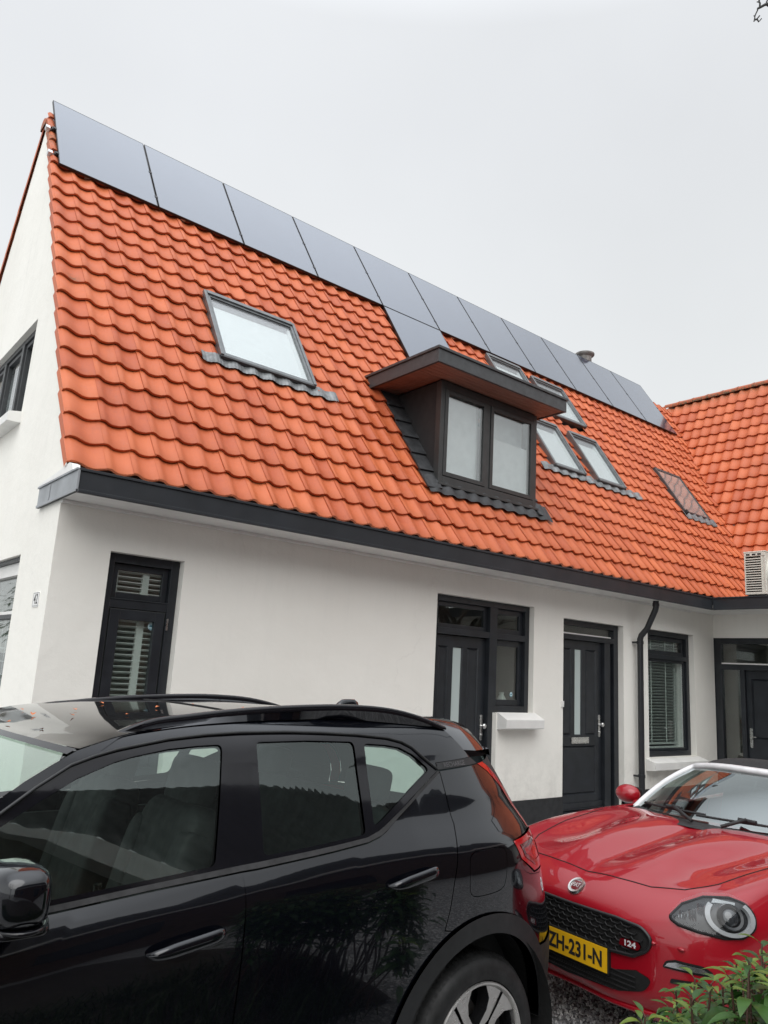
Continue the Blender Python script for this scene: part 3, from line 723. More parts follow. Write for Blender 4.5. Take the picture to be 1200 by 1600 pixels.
def make_second_door():
    mp = FW; D = -.085; mb = MB()
    wbox(mb, mp, 6.457, 6.55, .05, 2.511, D-.09, D); wbox(mb, mp, 7.70, 7.804, .05, 2.511, D-.09, D); wbox(mb, mp, 6.55, 7.70, 2.44, 2.511, D-.09, D)
    wbox(mb, mp, 6.55, 7.70, 2.252, 2.322, D-.09, D+.006)
    wbox(mb, mp, 7.475, 7.60, .05, 2.252, D-.09, D+.004); wbox(mb, mp, 7.615, 7.66, .05, 2.252, D-.07, D-.03); wbox(mb, mp, 7.60, 7.70, .05, 2.25, D-.09, D-.06)
    wbox(mb, mp, 6.55, 7.475, .03, .07, D-.09, D+.04)
    w = mb.build('front_door', 'anthracite', house, bevel=.004)
    pane(w, mp, 6.56, 7.69, 2.335, 2.435, D-.05)
    mb = MB(); wbox(mb, mp, 6.56, 7.66, 2.322, 2.342, D-.048, D-.02); sub(mb, 'glazing_bead', 'white_trim', w)
    door_leaf(w, mp, 6.555, 7.47, .075, 2.245, D-.05, 6.875, 7.035, 1.005, 2.14, low=(6.63, 7.35, .26, .875))
    handle(w, mp, 7.415, 1.14, D-.05)
    mb = MB(); ring(mb, mp, 6.80, 7.175, .905, .985, .012, D-.05, D-.036); wbox(mb, mp, 6.812, 7.163, .917, .973, D-.05, D-.042); sub(mb, 'letter_slot', 'chrome', w, bevel=.002)
    mb = MB(); wbox(mb, mp, 6.415, 6.452, 1.375, 1.45, 0, .022); wbox(mb, mp, 6.425, 6.442, 1.40, 1.425, .022, .026)
    mb.build('doorbell', 'white_trim', house, bevel=.004)
make_second_door()
def make_right_window():
    mp = FW; D = -.085; mb = MB()
    ring(mb, mp, 8.427, 9.715, .702, 2.525, .075, D-.09, D); wbox(mb, mp, 8.502, 9.64, 2.105, 2.175, D-.09, D-.002)
    ring(mb, mp, 8.504, 9.638, 2.177, 2.448, .06, D-.08, D-.045); ring(mb, mp, 8.504, 9.638, .779, 2.103, .035, D-.08, D-.03)
    w = mb.build('window', 'anthracite', house, bevel=.004)
    pane(w, mp, 8.56, 9.582, 2.235, 2.39, D-.07); pane(w, mp, 8.537, 9.605, .812, 2.07, D-.06)
    mb = MB(); d = D-.13
    slats(mb, mp, 8.51, 9.52, .90, 2.10, 27, .048, d, 0, .004, .55); slats(mb, mp, 8.51, 9.56, 2.19, 2.45, 6, .048, d, 0, .004, .55)
    for a in (8.80, 9.20, 9.45): wbox(mb, mp, a-.014, a+.014, .87, 2.12, d+.026, d+.028); wbox(mb, mp, a-.014, a+.014, 2.18, 2.46, d+.026, d+.028)
    wbox(mb, mp, 8.51, 9.52, .862, .89, d-.02, d+.02)
    sub(mb, 'blind', 'blindgrey', w)
    mb = MB(); wbox(mb, mp, 9.585, 9.61, .80, 2.1, d-.08, d+.07); wbox(mb, mp, 8.51, 9.585, .80, .83, d-.06, d+.05); sub(mb, 'inner_frame', 'blind', w)
    mb = MB(); mb.prism([(0, .695), (.155, .65), (.15, .545), (.02, .53), (0, .53)], lambda a, b, h: (h, -a, b), 8.33, 9.78)
    mb.build('window_sill', 'white_trim', house, bevel=.006)
make_right_window()
def make_gable_windows():
    mp = GW; D = -.06; mb = MB()
    ring(mb, mp, 1.902, 4.248, 4.082, 5.128, .06, D-.08, D); 
    for a in (2.63, 3.42): wbox(mb, mp, a-.04, a+.04, 4.142, 5.068, D-.08, D+.004)
    for a0, a1 in ((1.965, 2.588), (2.672, 3.378), (3.462, 4.186)): ring(mb, mp, a0, a1, 4.145, 5.06, .045, D-.07, D-.02)
    w = mb.build('window', 'darkgrey', house, bevel=.003)
    for a0, a1 in ((2.0, 2.55), (2.71, 3.34), (3.5, 4.15)): pane(w, mp, a0, a1, 4.18, 5.02, D-.05, 'skypane')
    mb = MB()
    for a0, a1 in ((1.97, 2.3), (2.68, 2.95), (3.2, 3.9)): wbox(mb, mp, a0, a1, 4.15, 5.06, D-.18, D-.15)
    sub(mb, 'curtain', 'curtain', w)  # pale strips added behind the panes in place of their white reflection
    mb = MB(); mb.prism([(-.02, 4.085), (.13, 4.06), (.13, 3.96), (-.02, 3.96)], lambda a, b, h: GW(h, b, a), 1.86, 4.30)
    mb.build('window_sill', 'white_trim', house, bevel=.005)
    mb = MB(); D = -.09
    ring(mb, mp, .992, 3.298, .802, 2.528, .035, D-.05, D+.05, 1); ring(mb, mp, 1.027, 3.263, .837, 2.40, .03, D-.06, D+.02, 0)
    wbox(mb, mp, 1.027, 3.263, 2.40, 2.49, D-.06, D+.015, 0); wbox(mb, mp, 1.057, 3.233, 2.01, 2.04, D-.06, D+.01, 0); wbox(mb, mp, 1.057, 3.233, 1.97, 2.01, D-.06, D+.012, 1)
    w = mb.build('window', ['white_trim', 'darkgrey'], house, bevel=.003)
    pane(w, mp, 1.05, 3.23, 2.04, 2.37, D-.03); pane(w, mp, 1.05, 3.23, .86, 1.97, D-.03)
    mb = MB()
    for i in range(12): wbox(mb, mp, 1.07+i*.19, 1.078+i*.19, .86, 1.95, D-.10, D-.095)
    for i in range(9): wbox(mb, mp, 1.06, 3.2, .95+i*.125, .957+i*.125, D-.094, D-.089)
    sub(mb, 'lattice', 'curtain', w)
make_gable_windows()
def make_house_number():
    t = thing('house_number', (0, .28, 2.1), label='white enamel number plate reading 42 on the gable wall', cat='house number')
    mb = MB(); c, z = .28, 2.10; w, h = .085, .060; k = 6
    P = []
    for (sx, sz, a) in ((1, 1, 0), (-1, 1, PI/2), (-1, -1, PI), (1, -1, 1.5*PI)):
        for i in range(k+1): t_ = a+PI/2*i/k; P.append((c+sx*(w-.012)+.012*math.cos(t_), z+sz*(h-.012)+.012*math.sin(t_)))
    mb.prism(P, lambda a, b, hh: GW(a, b, hh), 0, .006); mb.build('plate', 'enamel', t)
    mb = MB(); ring(mb, GW, c-w+.006, c+w-.006, z-h+.006, z+h-.006, .003, .006, .0068)
    text_mesh(mb, '42', .115, lambda a, b, d: GW(c-a, z+b, .0068), sx=.95, bold=.001); mb.build('digits', 'ink', t)
make_house_number()

# ------------------------------------------------------------------ skylights
def rbox(mb, a0, a1, s0, s1, h0, h1, mi=0):
    return mb.box(a0, a1, s0, s1, h0, h1, mi, mp=lambda x, y, z: RP(x, y, z))
def wave_strip(mb, x0, x1, s0, s1, h, mi=0, amp=.013, step=.02, fine=0.0):
    n = int((x1-x0)/step); G = []
    for s in (s0, s0+.04, (s0+s1)/2, s1):
        row = []
        for i in range(n+1):
            x = x0+(x1-x0)*i/n; u = ((x-.272)/TW)
            row.append(RP(x, s, h+amp*math.cos(2*PI*(u-.07))+(fine*math.sin(x*900) if fine else 0)-(.004 if s == s0 else 0)))
        G.append(row)
    mb.grid(G, mi)
def skylight(x0, x1, s0, s1, blind='blind', flash=None, simple_=False):
    mb = MB(); w = .062
    for (a, b, c, d) in ((x0, x0+w, s0, s1), (x1-w, x1, s0, s1), (x0+w, x1-w, s1-.085, s1), (x0+w, x1-w, s0, s0+.055)): rbox(mb, a, b, c, d, -.05, .115)
    rbox(mb, x0-.012, x0+w*.45, s0+.0, s1+.01, .085, .128); rbox(mb, x1-w*.45, x1+.012, s0+.0, s1+.01, .085, .128)
    rbox(mb, x0+w*.45, x1-w*.45, s1-.05, s1+.012, .115, .135); rbox(mb, x0-.005, x1+.005, s0-.02, s0+.022, .03, .112, 1)
    rbox(mb, x0+w, x1-w, s1-.115, s1-.085, .05, .10, 1)
    f = mb.build('skylight', ['sky_frame', 'darkgrey'], house, bevel=.005)
    mb = MB(); rbox(mb, x0+w-.004, x1-w+.004, s0+.05, s1-.08, .088, .096); sub(mb, 'pane', 'skypane', f)
    if blind:
        mb = MB(); rbox(mb, x0+w+.03, x1-w-.03, s0+.085, s1-.16, .035, .04)  # pale sheet added under the glass so the pane looks sky-bright
        for (a, b, c, d) in ((x0+w, x0+w+.03, s0+.055, s1-.115), (x1-w-.03, x1-w, s0+.055, s1-.115), (x0+w+.03, x1-w-.03, s0+.055, s0+.085)): rbox(mb, a, b, c, d, .03, .075)
        sub(mb, 'blind', blind, f, bevel=.003)
    else:
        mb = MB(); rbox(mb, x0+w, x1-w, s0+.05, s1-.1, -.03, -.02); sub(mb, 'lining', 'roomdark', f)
    if flash:
        mb = MB(); wave_strip(mb, flash[0], flash[1], s0-.13, s0+.03, .076, fine=.0015, step=.006); sub(mb, 'flashing', 'greylead', f)
        mb = MB()
    return f
skylight(*SKY1, flash=(1.46, 3.25))
skylight(*PAIR[0], flash=(7.15, 8.42)); skylight(*PAIR[1], flash=(8.42, 9.82))
skylight(*UPP[0], blind='blind'); skylight(*UPP[1], blind='blind')
def far_skylight():
    x0, x1, s0, s1 = FAR; mb = MB(); w = .04
    for (a, b, c, d) in ((x0, x0+w, s0, s1), (x1-w, x1, s0, s1), (x0+w, x1-w, s1-.06, s1), (x0+w, x1-w, s0, s0+.04)): rbox(mb, a, b, c, d, -.04, .09)
    rbox(mb, x0-.03, x0+.02, s0-.05, s0+.02, .06, .13, 1)
    f = mb.build('skylight', ['darkgrey', 'rubber'], house, bevel=.004)
    mb = MB(); rbox(mb, x0+w, x1-w, s0+.04, s1-.06, .07, .078); sub(mb, 'pane', M.setdefault('mirrorpane', glass('tilted_skylight_glass', (.7, .7, .7), .16, milk=(.42, .40, .38), milkf=.55)), f)
    mb = MB(); rbox(mb, x0+w, x1-w, s0+.04, s1-.06, -.03, -.02); sub(mb, 'lining', 'blindgrey', f)
    mb = MB(); wave_strip(mb, x0-.12, x1+.14, s0-.15, s0+.02, .078); sub(mb, 'flashing', 'greylead', f)
far_skylight()

# ------------------------------------------------------------------ dormer
def make_dormer():
    xl, xr, yf = 4.42, 6.24, .34; zb, ztop = 3.98, 5.315
    mp = lambda a, z, q: (a, yf-q, z); mb = MB()
    ring(mb, mp, xl-.01, xr+.01, 3.985, ztop, .07, -.08, .012, wt=.095, wb=.10)
    wbox(mb, mp, 5.235, 5.315, 4.085, ztop-.095, -.08, .006)
    ring(mb, mp, xl+.064, 5.232, 4.09, ztop-.10, .055, -.06, .018, wb=.055); ring(mb, mp, 5.318, xr-.064, 4.09, ztop-.10, .055, -.06, .018)
    wbox(mb, mp, xl-.03, xr+.03, 3.955, 3.985, -.05, .05)
    d = mb.build('dormer', 'dormer_frame', house, bevel=.004)
    yb_ = lambda z: RO.y+(z-RO.z)/ST*CT
    for x, sg in ((xl, 1), (xr, -1)):
        mb = MB(); mb.prism([(yf+.01, zb-.25), (yf+.01, ztop), (yb_(ztop)+.15, ztop), (yb_(zb-.25)+.1, zb-.25)], lambda a, b, h: (h, a, b), x, x+.05*sg); sub(mb, 'dormer_side', 'dormer_black', d)
    for a0, a1 in ((xl+.115, 5.182), (5.365, xr-.115)):
        mb = MB(); wbox(mb, mp, a0, a1, 4.14, ztop-.15, -.012, 0.0); sub(mb, 'pane', 'skypane', d)
    mb = MB(); wbox(mb, mp, xl+.1, 5.12, 4.12, 5.25, -.075, -.065); wbox(mb, mp, 5.13, 5.2, 4.12, 5.25, -.12, -.11); wbox(mb, mp, 5.34, 6.17, 4.12, 4.80, -.065, -.055); wbox(mb, mp, 5.34, 6.17, 4.80, 5.25, -.20, -.19)  # flat pale panels set close behind the glass to brighten the panes
    sub(mb, 'curtain', 'curtain', d)
    mb = MB(); mb.box(xl+.06, xr-.06, yf+.9, yf+.95, 3.7, 5.3); mb.box(xl+.055, xr-.055, yf+.3, yf+.9, 3.98, 4.0); sub(mb, 'room_wall', 'blind', d)
    # flat roof with fascia, overhanging
    x0, x1, y0, zt, zf = 3.99, 6.42, -.05, 5.49, 5.325; yb = 1.6
    ye = lambda z: RO.y+(z-RO.z)/ST*CT
    mb = MB()
    mb.box(x0, x1, y0, y0+.035, zf, zt); mb.box(x0, x0+.035, y0+.035, ye(zf)+.02, zf, zt); mb.box(x1-.035, x1, y0+.035, ye(zf)+.02, zf, zt)
    mb.box(x0-.02, x1+.02, y0-.02, y0+.06, zt, zt+.035); mb.box(x0-.02, x0+.06, y0+.06, ye(zt)-.03, zt, zt+.035); mb.box(x1-.06, x1+.02, y0+.06, ye(zt)-.03, zt, zt+.035)
    mb.box(x0+.06, x1-.06, y0+.06, yb, zt-.01, zt+.015)
    rf = sub(mb, 'dormer_roof', 'darkgrey', d, bevel=.005)
    mb = MB()
    for k in range(5): mb.box(x0+.036, x1-.036, y0+.036+k*.074, y0+.104+k*.074, zf+.012, zf+.02+.0005*(k % 2))
    for k in range(6): mb.box(x0+.036+k*.068, x0+.100+k*.068, y0+.41, ye(zf)+.1, zf+.012, zf+.02+.0005*(k % 2))
    for k in range(2): mb.box(x1-.104-k*.068, x1-.04-k*.068, y0+.41, ye(zf)+.1, zf+.012, zf+.02+.0005*(k % 2))
    sub(mb, 'dormer_soffit', 'soffit_wood', d)
    # stepped lead along the cheek and the apron below
    mb = MB(); mr = MB()
    for k in range(7):
        s = .80+k*.29; a0 = 4.235-.010*k
        P = [RP(a0-.03, s, .085), RP(xl, s, .105), RP(xl, s+.31, .078), RP(a0-.03, s+.31, .058)]; mb.add(P+[p-Vector((0, -ST, CT))*.02 for p in P], [(0, 1, 2, 3), (0, 4, 5, 1), (1, 5, 6, 2), (3, 2, 6, 7), (0, 3, 7, 4)])
        P = [RP(xr, s, .105), RP(xr+.17, s, .085), RP(xr+.17, s+.31, .058), RP(xr, s+.31, .078)]; mr.add(P+[p-Vector((0, -ST, CT))*.02 for p in P], [(0, 1, 2, 3), (0, 4, 5, 1), (1, 5, 6, 2), (3, 2, 6, 7), (0, 3, 7, 4)])
    sub(mb, 'flashing', 'lead', d); sub(mr, 'flashing', 'lead', d)
    mb = MB(); wave_strip(mb, 4.22, 6.52, .735, 1.02, .085, step=.02); sub(mb, 'lead_apron', 'lead', d)
make_dormer()
def make_flue():
    x, y = 11.75, 3.55
    mb = MB(); mp = lambda a, b, h: (x+a, y+b, 8.2+h)
    mb.lathe([(.15, 0), (.15, .66), (.155, .70), (.20, .73), (.215, .75), (.215, .78), (.19, .79), (.13, .76), (0, .72)], 28, mp=mp)
    mb.build('flue', 'flue', house, sharp=40)
make_flue()

# ------------------------------------------------------------------ solar panels
PW, PH_, PX0, PS0 = 1.2402, 1.704, 0.111, 4.905
def make_panels():
    root = thing('solar_panel', RP(PX0, PS0, .075), (TH, 0, 0))
    mb = MB(); w, l = PW-.016, PH_; t = .033; e = .009
    for a, b, c, d in ((0, e, 0, l), (w-e, w, 0, l), (e, w-e, 0, e), (e, w-e, l-e, l)): mb.box(a, b, c, d, 0, t)
    mb.box(e, w-e, e, l-e, .004, .01)
    mb.build('frame', 'panel_frame', root, local=True)
    mb = MB(); mb.box(e, w-e, e, l-e, .022, t-.001); mb.build('glass', 'panel', root, local=True)
    lab = ['leftmost solar panel of the ridge row, at the gable end', 'second solar panel from the gable end of the ridge row', 'third solar panel from the gable, above the large skylight\'s right side',
           'fourth solar panel from the gable, just left of the stacked pair', 'solar panel in the ridge row with another panel right below it', 'solar panel in the ridge row next right of the stacked pair',
           'seventh solar panel from the gable, above the dormer\'s right corner', 'eighth solar panel from the gable, above the upper skylights', 'solar panel on the ridge just left of the round flue',
           'second to last solar panel on the ridge, right of the round flue', 'rightmost solar panel of the ridge row, near the roof valley']
    kids = list(root.children)
    for i in range(12):
        if i == 0: o = root
        else:
            o = root.copy(); COL.objects.link(o)
            for k in kids: c = k.copy(); COL.objects.link(c); c.parent = o
        o.location = RP(PX0+PW*(i if i < 11 else 4), PS0 if i < 11 else PS0-PH_-.016, .075)
        setp(o, lab[i] if i < 11 else 'lone lower solar panel hanging below the row, directly above the dormer roof', 'solar panel', 'solar panels on the roof')
    mb = MB()
    for s in (PS0+.22, PS0+.87):
        rbox(mb, .02, PX0+PW*11-.05, s, s+.04, .04, .074); rbox(mb, .0, .05, s-.012, s+.052, .035, .095, 1); rbox(mb, .07, .10, s-.015, s+.055, .03, .1)
    for s in (PS0-1.3, PS0-.45): rbox(mb, PX0+PW*4+.03, PX0+PW*5-.05, s, s+.04, .04, .074)
    for i in range(12): 
        x = PX0+PW*i-.03
        for s in (PS0+.24, PS0+.89): rbox(mb, x, x+.04, s-.02, s+.02, .07, .112)
        rbox(mb, x+.35, x+.42, PS0+.04, PS0+.10, .03, .075, 1)
    setp(mb.build('panel_rail', ['panel_frame', 'alu']), 'black mounting rails with metal ends under the solar panels', 'mounting rail')
make_panels()

# ------------------------------------------------------------------ side wing
wing = thing('side_wing', (XW, 0, 0), label='white side wing at right with steep orange tile roof and dark entrance', cat='house wing')
def make_wing():
    mb = MB(); holes = [(.0, 1.62, .05, 2.527)]
    outl = [(0, 0), (8, 0), (8, 3.06), (0, 3.06)]
    vs2, tri, loops = triangulate([(0, 2.527), (1.62, 2.527), (1.62, 0), (8, 0), (8, 3.06), (0, 3.06)], [], .5, .6)
    mb.add([RW(a, z, 0) for a, z in vs2], tri)
    P = [RW(*q) for q in ((0, 2.527, 0), (1.62, 2.527, 0), (1.62, 2.527, -.2), (0, 2.527, -.2), (1.62, 0, 0), (1.62, 0, -.2))]; mb.add(P, [(0, 1, 2, 3), (1, 4, 5, 2)])
    mb.add([(XW, -8, 0), (17.5, -8, 0), (17.5, -8, 3.06), (XW, -8, 3.06)], [(0, 1, 2, 3)])
    mb.build('wall', 'stucco', wing)
    mb = MB(); wbox(mb, RW, 1.62, 8, 0, .282, -.05, .014); mb.build('plinth', 'plinth', wing)
    zt, zb, x0 = 3.08, 2.889, 9.513
    mb = MB()
    mb.box(x0-.0, x0+.028, -8, -.44, zb, zt-.022); mb.box(x0-.012, x0+.05, -8, -.45, zt-.022, zt); mb.box(x0-.008, x0, -8, -.446, zb, zb+.026)
    mb.build('fascia', 'fascia', wing, bevel=.003)
    mb = MB(); mb.box(x0+.03, XW, -8, -.01, zb+.004, zb+.014); mb.build('soffit', 'white_trim', wing)
    mb = MB(); mb.box(x0+.05, 12.2, -8, -.11, zt-.035, zt-.02); mb.build('flat_roof', 'darkgrey', wing)
    # tiled slope facing the courtyard: rises toward +x, ridge runs along y
    sl = math.atan2(5.202, 2.687); c2, s2 = math.cos(sl), math.sin(sl); ox, oz = 11.974, 3.12
    WP = lambda x, s, h: Vector((ox+s*c2-h*s2, 3.9-x, oz+s*s2+h*c2))       # x runs toward the street
    smax = (8.43-oz)/s2
    def keep(x, s):
        y = 3.9-x; z = oz+s*s2; sm = (z-RO.z)/ST; yv = RO.y+sm*CT
        return y < yv+.15 and s < smax-.03 and y > -6
    mb = MB(); tile_row_mesh(mb, WP, [i*TW for i in range(44)], 22, keep, 11)
    o = mb.build('roof', 'tile', wing, sharp=38, tone=True, recalc=False)
    at = o.data.attributes.new('moss', 'FLOAT', 'POINT'); at.data.foreach_set('value', [max(0, min(.8, (v[2]-8.2)*4)) for v in mb.v])
    mb = MB(); mb.add([WP(0, 0, -.05), WP(10, 0, -.05), WP(10, smax, -.05), WP(0, smax, -.05)], [(0, 1, 2, 3)])
    xr, zr = ox+smax*c2, oz+smax*s2
    mb.add([(xr, 3.9, zr-.05), (xr, -6, zr-.05), (xr+3, -6, 3.1), (xr+3, 3.9, 3.1)], [(0, 1, 2, 3)]); mb.add([(ox, -6, 3.05), (xr, -6, zr-.05), (xr+3, -6, 3.05)], [(0, 1, 2)])
    mb.build('roof_deck', 'roomdark', wing)
    mb = MB(); y = 3.3; 
    while y > -6:
        G = []
        for i in range(5):
            t = i/4; rr = .10+.014*(1 if t > .84 else 0)-.008*t
            G.append([Vector((xr+rr*1.05*math.cos(a), y-t*.38, zr+rr*.95*math.sin(a)-.012)) for a in [PI*(-.08+1.16*j/10) for j in range(11)]])
        mb.grid(G); y -= .36
    r_ = sub(mb, 'ridge_cap', 'tile', o, sharp=50, tone=True)
    at = r_.data.attributes.new('moss', 'FLOAT', 'POINT'); at.data.foreach_set('value', [max(0, .9-(v[2]-zr)*9) for v in mb.v])
    # lead valley
    mb = MB(); G = [[RP(VAL(s)-.2, s, .02), RP(VAL(s), s, -.01), WP(3.9-(RO.y+s*CT)+.2, (RO.z+s*ST-oz)/s2, .02)] for s in [i*.2 for i in range(32)]]
    mb.grid(G); mb.build('valley_gutter', 'lead', wing)
    # entrance
    mp = RW; D = -.02; mb = MB()
    wbox(mb, mp, -.06, .105, .05, 2.525, D-.09, D); wbox(mb, mp, 1.51, 1.618, .05, 2.525, D-.09, D); wbox(mb, mp, .105, 1.51, 2.435, 2.525, D-.09, D); wbox(mb, mp, .105, 1.51, 2.03, 2.115, D-.09, D+.006)
    wbox(mb, mp, .40, .47, .05, 2.03, D-.09, D); wbox(mb, mp, .105, .40, .05, .25, D-.08, D-.01)
    e = mb.build('entrance', 'anthracite', wing, bevel=.004)
    pane(e, mp, .106, 1.509, 2.12, 2.434, D-.04); pane(e, mp, .106, .399, .25, 2.029, D-.04)
    mb = MB(); wbox(mb, mp, .106, 1.509, 2.115, 2.137, D-.035, D-.01); sub(mb, 'glazing_bead', 'white_trim', e)
    door_leaf(e, mp, .475, 1.505, .07, 2.025, D-.05, .93, 1.06, 1.0, 1.9)
    handle(e, mp, .525, 1.02, D-.05, 1, False)
    mb = MB(); wbox(mb, mp, -3.2, 1.75, .0, 2.95, -1.6, -1.58); wbox(mb, mp, 1.73, 1.75, .0, 2.95, -1.58, -.12); wbox(mb, mp, -3.2, 1.73, 2.62, 2.64, -1.58, -.12); sub(mb, 'hall_wall', 'room', e)
    mb = MB(); slats(mb, mp, .36, .398, .3, 2.0, 60, .02, -.16); sub(mb, 'slat_screen', 'blindgrey', e)
make_wing()
def make_ac():
    t = thing('air_conditioner', (9.75, -.84, 3.09), label='cream outdoor air conditioning unit standing on the flat roof edge', cat='air conditioner')
    x0, x1, y0, y1, z0, z1 = 9.75, 10.62, -1.15, -.83, 3.13, 3.785
    mb = MB(); mb.box(x0+.012, x1, y0, y1, z0, z1-.02); mb.box(x0-.004, x1+.004, y0-.006, y1+.006, z1-.02, z1)
    for z, h in ((z0, .035), (z1-.075, .055)): mb.box(x0, x0+.012, y0, y1, z, z+h)
    for y in (y0, y0+.05, y1-.02): mb.box(x0, x0+.012, y, y+.02, z0+.035, z1-.075)
    mb.build('casing', 'ac', t, bevel=.008)
    mb = MB(); mb.box(x0+.012, x0+.018, y0+.06, y1-.022, z0+.04, z1-.08)
    for a in (y0+.06, y0+.14, y0+.23): mb.box(x0-.002, x0+.001, a, a+.055, z1-.062, z1-.036)
    mb.build('coil', 'ink', t)
    mb = MB(); n = 14
    for k in range(n): z = z0+.055+k*(z1-z0-.14)/n; mb.box(x0-.004, x0+.010, y0+.07, y1-.02, z, z+.016)
    mb.build('louvre', 'ac', t)
    mb = MB(); cx, cz = x0+.33, (z0+z1)/2
    mpf = lambda x, y, h: (cx+x, y0-h, cz+y)
    for r in [.04+.028*i for i in range(9)]:
        mb.lathe([(r-.005, .012), (r, .02), (r+.005, .012)], 40, mp=mpf)
    for a in range(8): c, s = math.cos(a*PI/4), math.sin(a*PI/4); mb.tube([mpf(.03*c, .03*s, .014), mpf(.27*c, .27*s, .014)], .004, 6)
    mb.lathe([(.28, 0), (.285, .03), (.30, .034), (.31, .0)], 48, mp=mpf); mb.build('fan_grille', 'ac', t, sharp=50)
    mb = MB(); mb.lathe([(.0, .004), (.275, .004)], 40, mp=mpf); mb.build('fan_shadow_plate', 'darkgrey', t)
    for x in (x0+.1, x1-.14): mb = MB(); mb.box(x, x+.05, y0-.02, y1+.02, 3.075, z0); mb.build('foot', 'rubber', t)
make_ac()

# ------------------------------------------------------------------ black car
def fpane(u, z):
    """side glass: straight below its middle instead of flaring into the shoulder"""
    if z >= 1.32: return fcar(u, z)
    return fcar(u, 1.32)+(fcar(u, 1.32)-fcar(u, 1.36))/.04*(1.32-z)*.96
def side_fn(sg, fcar=fcar):
    def fn(u, z):
        e = .004; p = Vector((u, -sg*fcar(u, z), z))
        du = Vector((2*e, -sg*(fcar(u+e, z)-fcar(u-e, z)), 0)); dz = Vector((0, -sg*(fcar(u, z+e)-fcar(u, z-e)), 2*e))
        n = du.cross(dz).normalized()
        if n.y*sg > 0: n = -n
        return p, n
    return fn
def rear_u(v, z):
    b = sp(z, ZK, VR); q = min(abs(v)/b, .999); ue = sp(z, UEZ, UEV)
    return 3.25+(ue-3.25)*(1-q**2.5)**(1/3.6)
def rear_fn(v, z):
    e = .004; p = Vector((rear_u(v, z), -v, z))
    dv = Vector((rear_u(v+e, z)-rear_u(v-e, z), -2*e, 0)); dz = Vector((rear_u(v, z+e)-rear_u(v, z-e), 0, 2*e)); n = dv.cross(dz).normalized()
    return p, (n if n.x > 0 else -n)
UB = lambda z: 3.25+(sp(z, UEZ, UEV)-3.25)*.872
VB = lambda z: sp(z, ZK, VR)*.684
DLO_T = [(1.30, 1.135), (1.50, 1.268), (1.66, 1.369), (1.753, 1.43), (1.855, 1.486), (1.929, 1.509), (2.005, 1.526), (2.086, 1.539), (2.185, 1.554), (2.33, 1.566), (2.47, 1.572), (2.66, 1.573), (2.825, 1.569), (3.018, 1.56), (3.182, 1.546), (3.26, 1.530), (3.310, 1.508), (3.355, 1.472), (3.395, 1.442), (3.427, 1.420)]
DLO_B = [(3.424, 1.414), (3.265, 1.342), (3.122, 1.276), (3.045, 1.241), (3.0, 1.224), (2.936, 1.209), (2.769, 1.196), (2.457, 1.175), (2.401, 1.172), (2.072, 1.150), (1.818, 1.131), (1.5, 1.112), (1.30, 1.102), (1.26, 1.110)]
TRIM_B = [(3.432, 1.409), (3.262, 1.330), (3.122, 1.262), (3.045, 1.224), (3.0, 1.208), (2.936, 1.195), (2.769, 1.181), (2.457, 1.159), (2.401, 1.157), (2.072, 1.136), (1.818, 1.117), (1.5, 1.098), (1.30, 1.087), (1.24, 1.09)]
FGL = [(1.345, 1.135), (1.52, 1.248), (1.663, 1.338), (1.763, 1.395), (1.874, 1.453), (1.994, 1.495), (2.06, 1.510), (2.179, 1.529), (2.29, 1.537), (2.387, 1.540), (2.312, 1.178), (2.073, 1.161), (1.822, 1.142), (1.5, 1.122)]
RGL = [(2.522, 1.546), (2.75, 1.548), (2.991, 1.540), (2.941, 1.221), (2.72, 1.205), (2.487, 1.190)]
QGL = [(3.04, 1.533), (3.17, 1.524), (3.24, 1.513), (3.306, 1.484), (3.384, 1.423), (3.205, 1.341), (3.04, 1.262), (2.985, 1.240)]
RSEAM = [(3.444, 1.409), (3.442, 1.404), (3.432, 1.31), (3.423, 1.221), (3.377, 1.139), (3.342, 1.03), (3.322, .925), (3.300, .855)]
BSEAM = [(2.401, 1.157), (2.395, 1.0), (2.388, .7), (2.375, .30)]
AC_, AR_O, AR_I = (3.545, .365), .517, .440
def arc(c, r, a0, a1, n=28): return [(c[0]+r*math.cos(math.radians(a0+(a1-a0)*i/n)), c[1]+r*math.sin(math.radians(a0+(a1-a0)*i/n))) for i in range(n+1)]
FAC_ = (.86, .365)
SILL = .235
ditch_z = lambda u: sp(u, [1.78, 1.9, 2.02, 2.2, 2.5, 2.72, 2.95, 3.2, 3.4, 3.56, 3.7], [1.487, 1.535, 1.569, 1.594, 1.615, 1.621, 1.625, 1.613, 1.60, 1.590, 1.575])
DITCH = [(u, ditch_z(u)) for u in (2.02, 2.1, 2.2, 2.35, 2.5, 2.72, 2.95, 3.1, 3.2, 3.3, 3.4, 3.5, 3.56)]
WSE = [(1.19, 1.115), (1.40, 1.255), (1.56, 1.352), (1.657, 1.408), (1.719, 1.448), (1.80, 1.492), (1.879, 1.530), (1.95, 1.550)]   # screen edge on the pillar
M['carblack'] = paint('black_metallic_paint', (0.0026, 0.0030, 0.0048), 0.0, 0.12, 0.03, 0.25)
M['carblack'].node_tree.nodes['Principled BSDF'].inputs['Coat Tint'].default_value = (.92, .96, 1.0, 1)
M['glossblack'] = simple('gloss_black_trim', (0.005, 0.005, 0.007), 0.10, var=0.05, coat=0.25, spec=0.35)
M['cladding'] = simple('matt_dark_plastic', (0.019, 0.0205, 0.022), 0.55, var=0.12, scale=8, bump=0.12, bscale=220, bdist=0.001)
M['cargreen'] = glass('green_car_glass', (0.78, 0.87, 0.82), 0.10, gloss=(.9, 1, .97))
M['cardark'] = glass('privacy_car_glass', (0.66, 0.78, 0.74), 0.10, gloss=(.9, 1, .97))
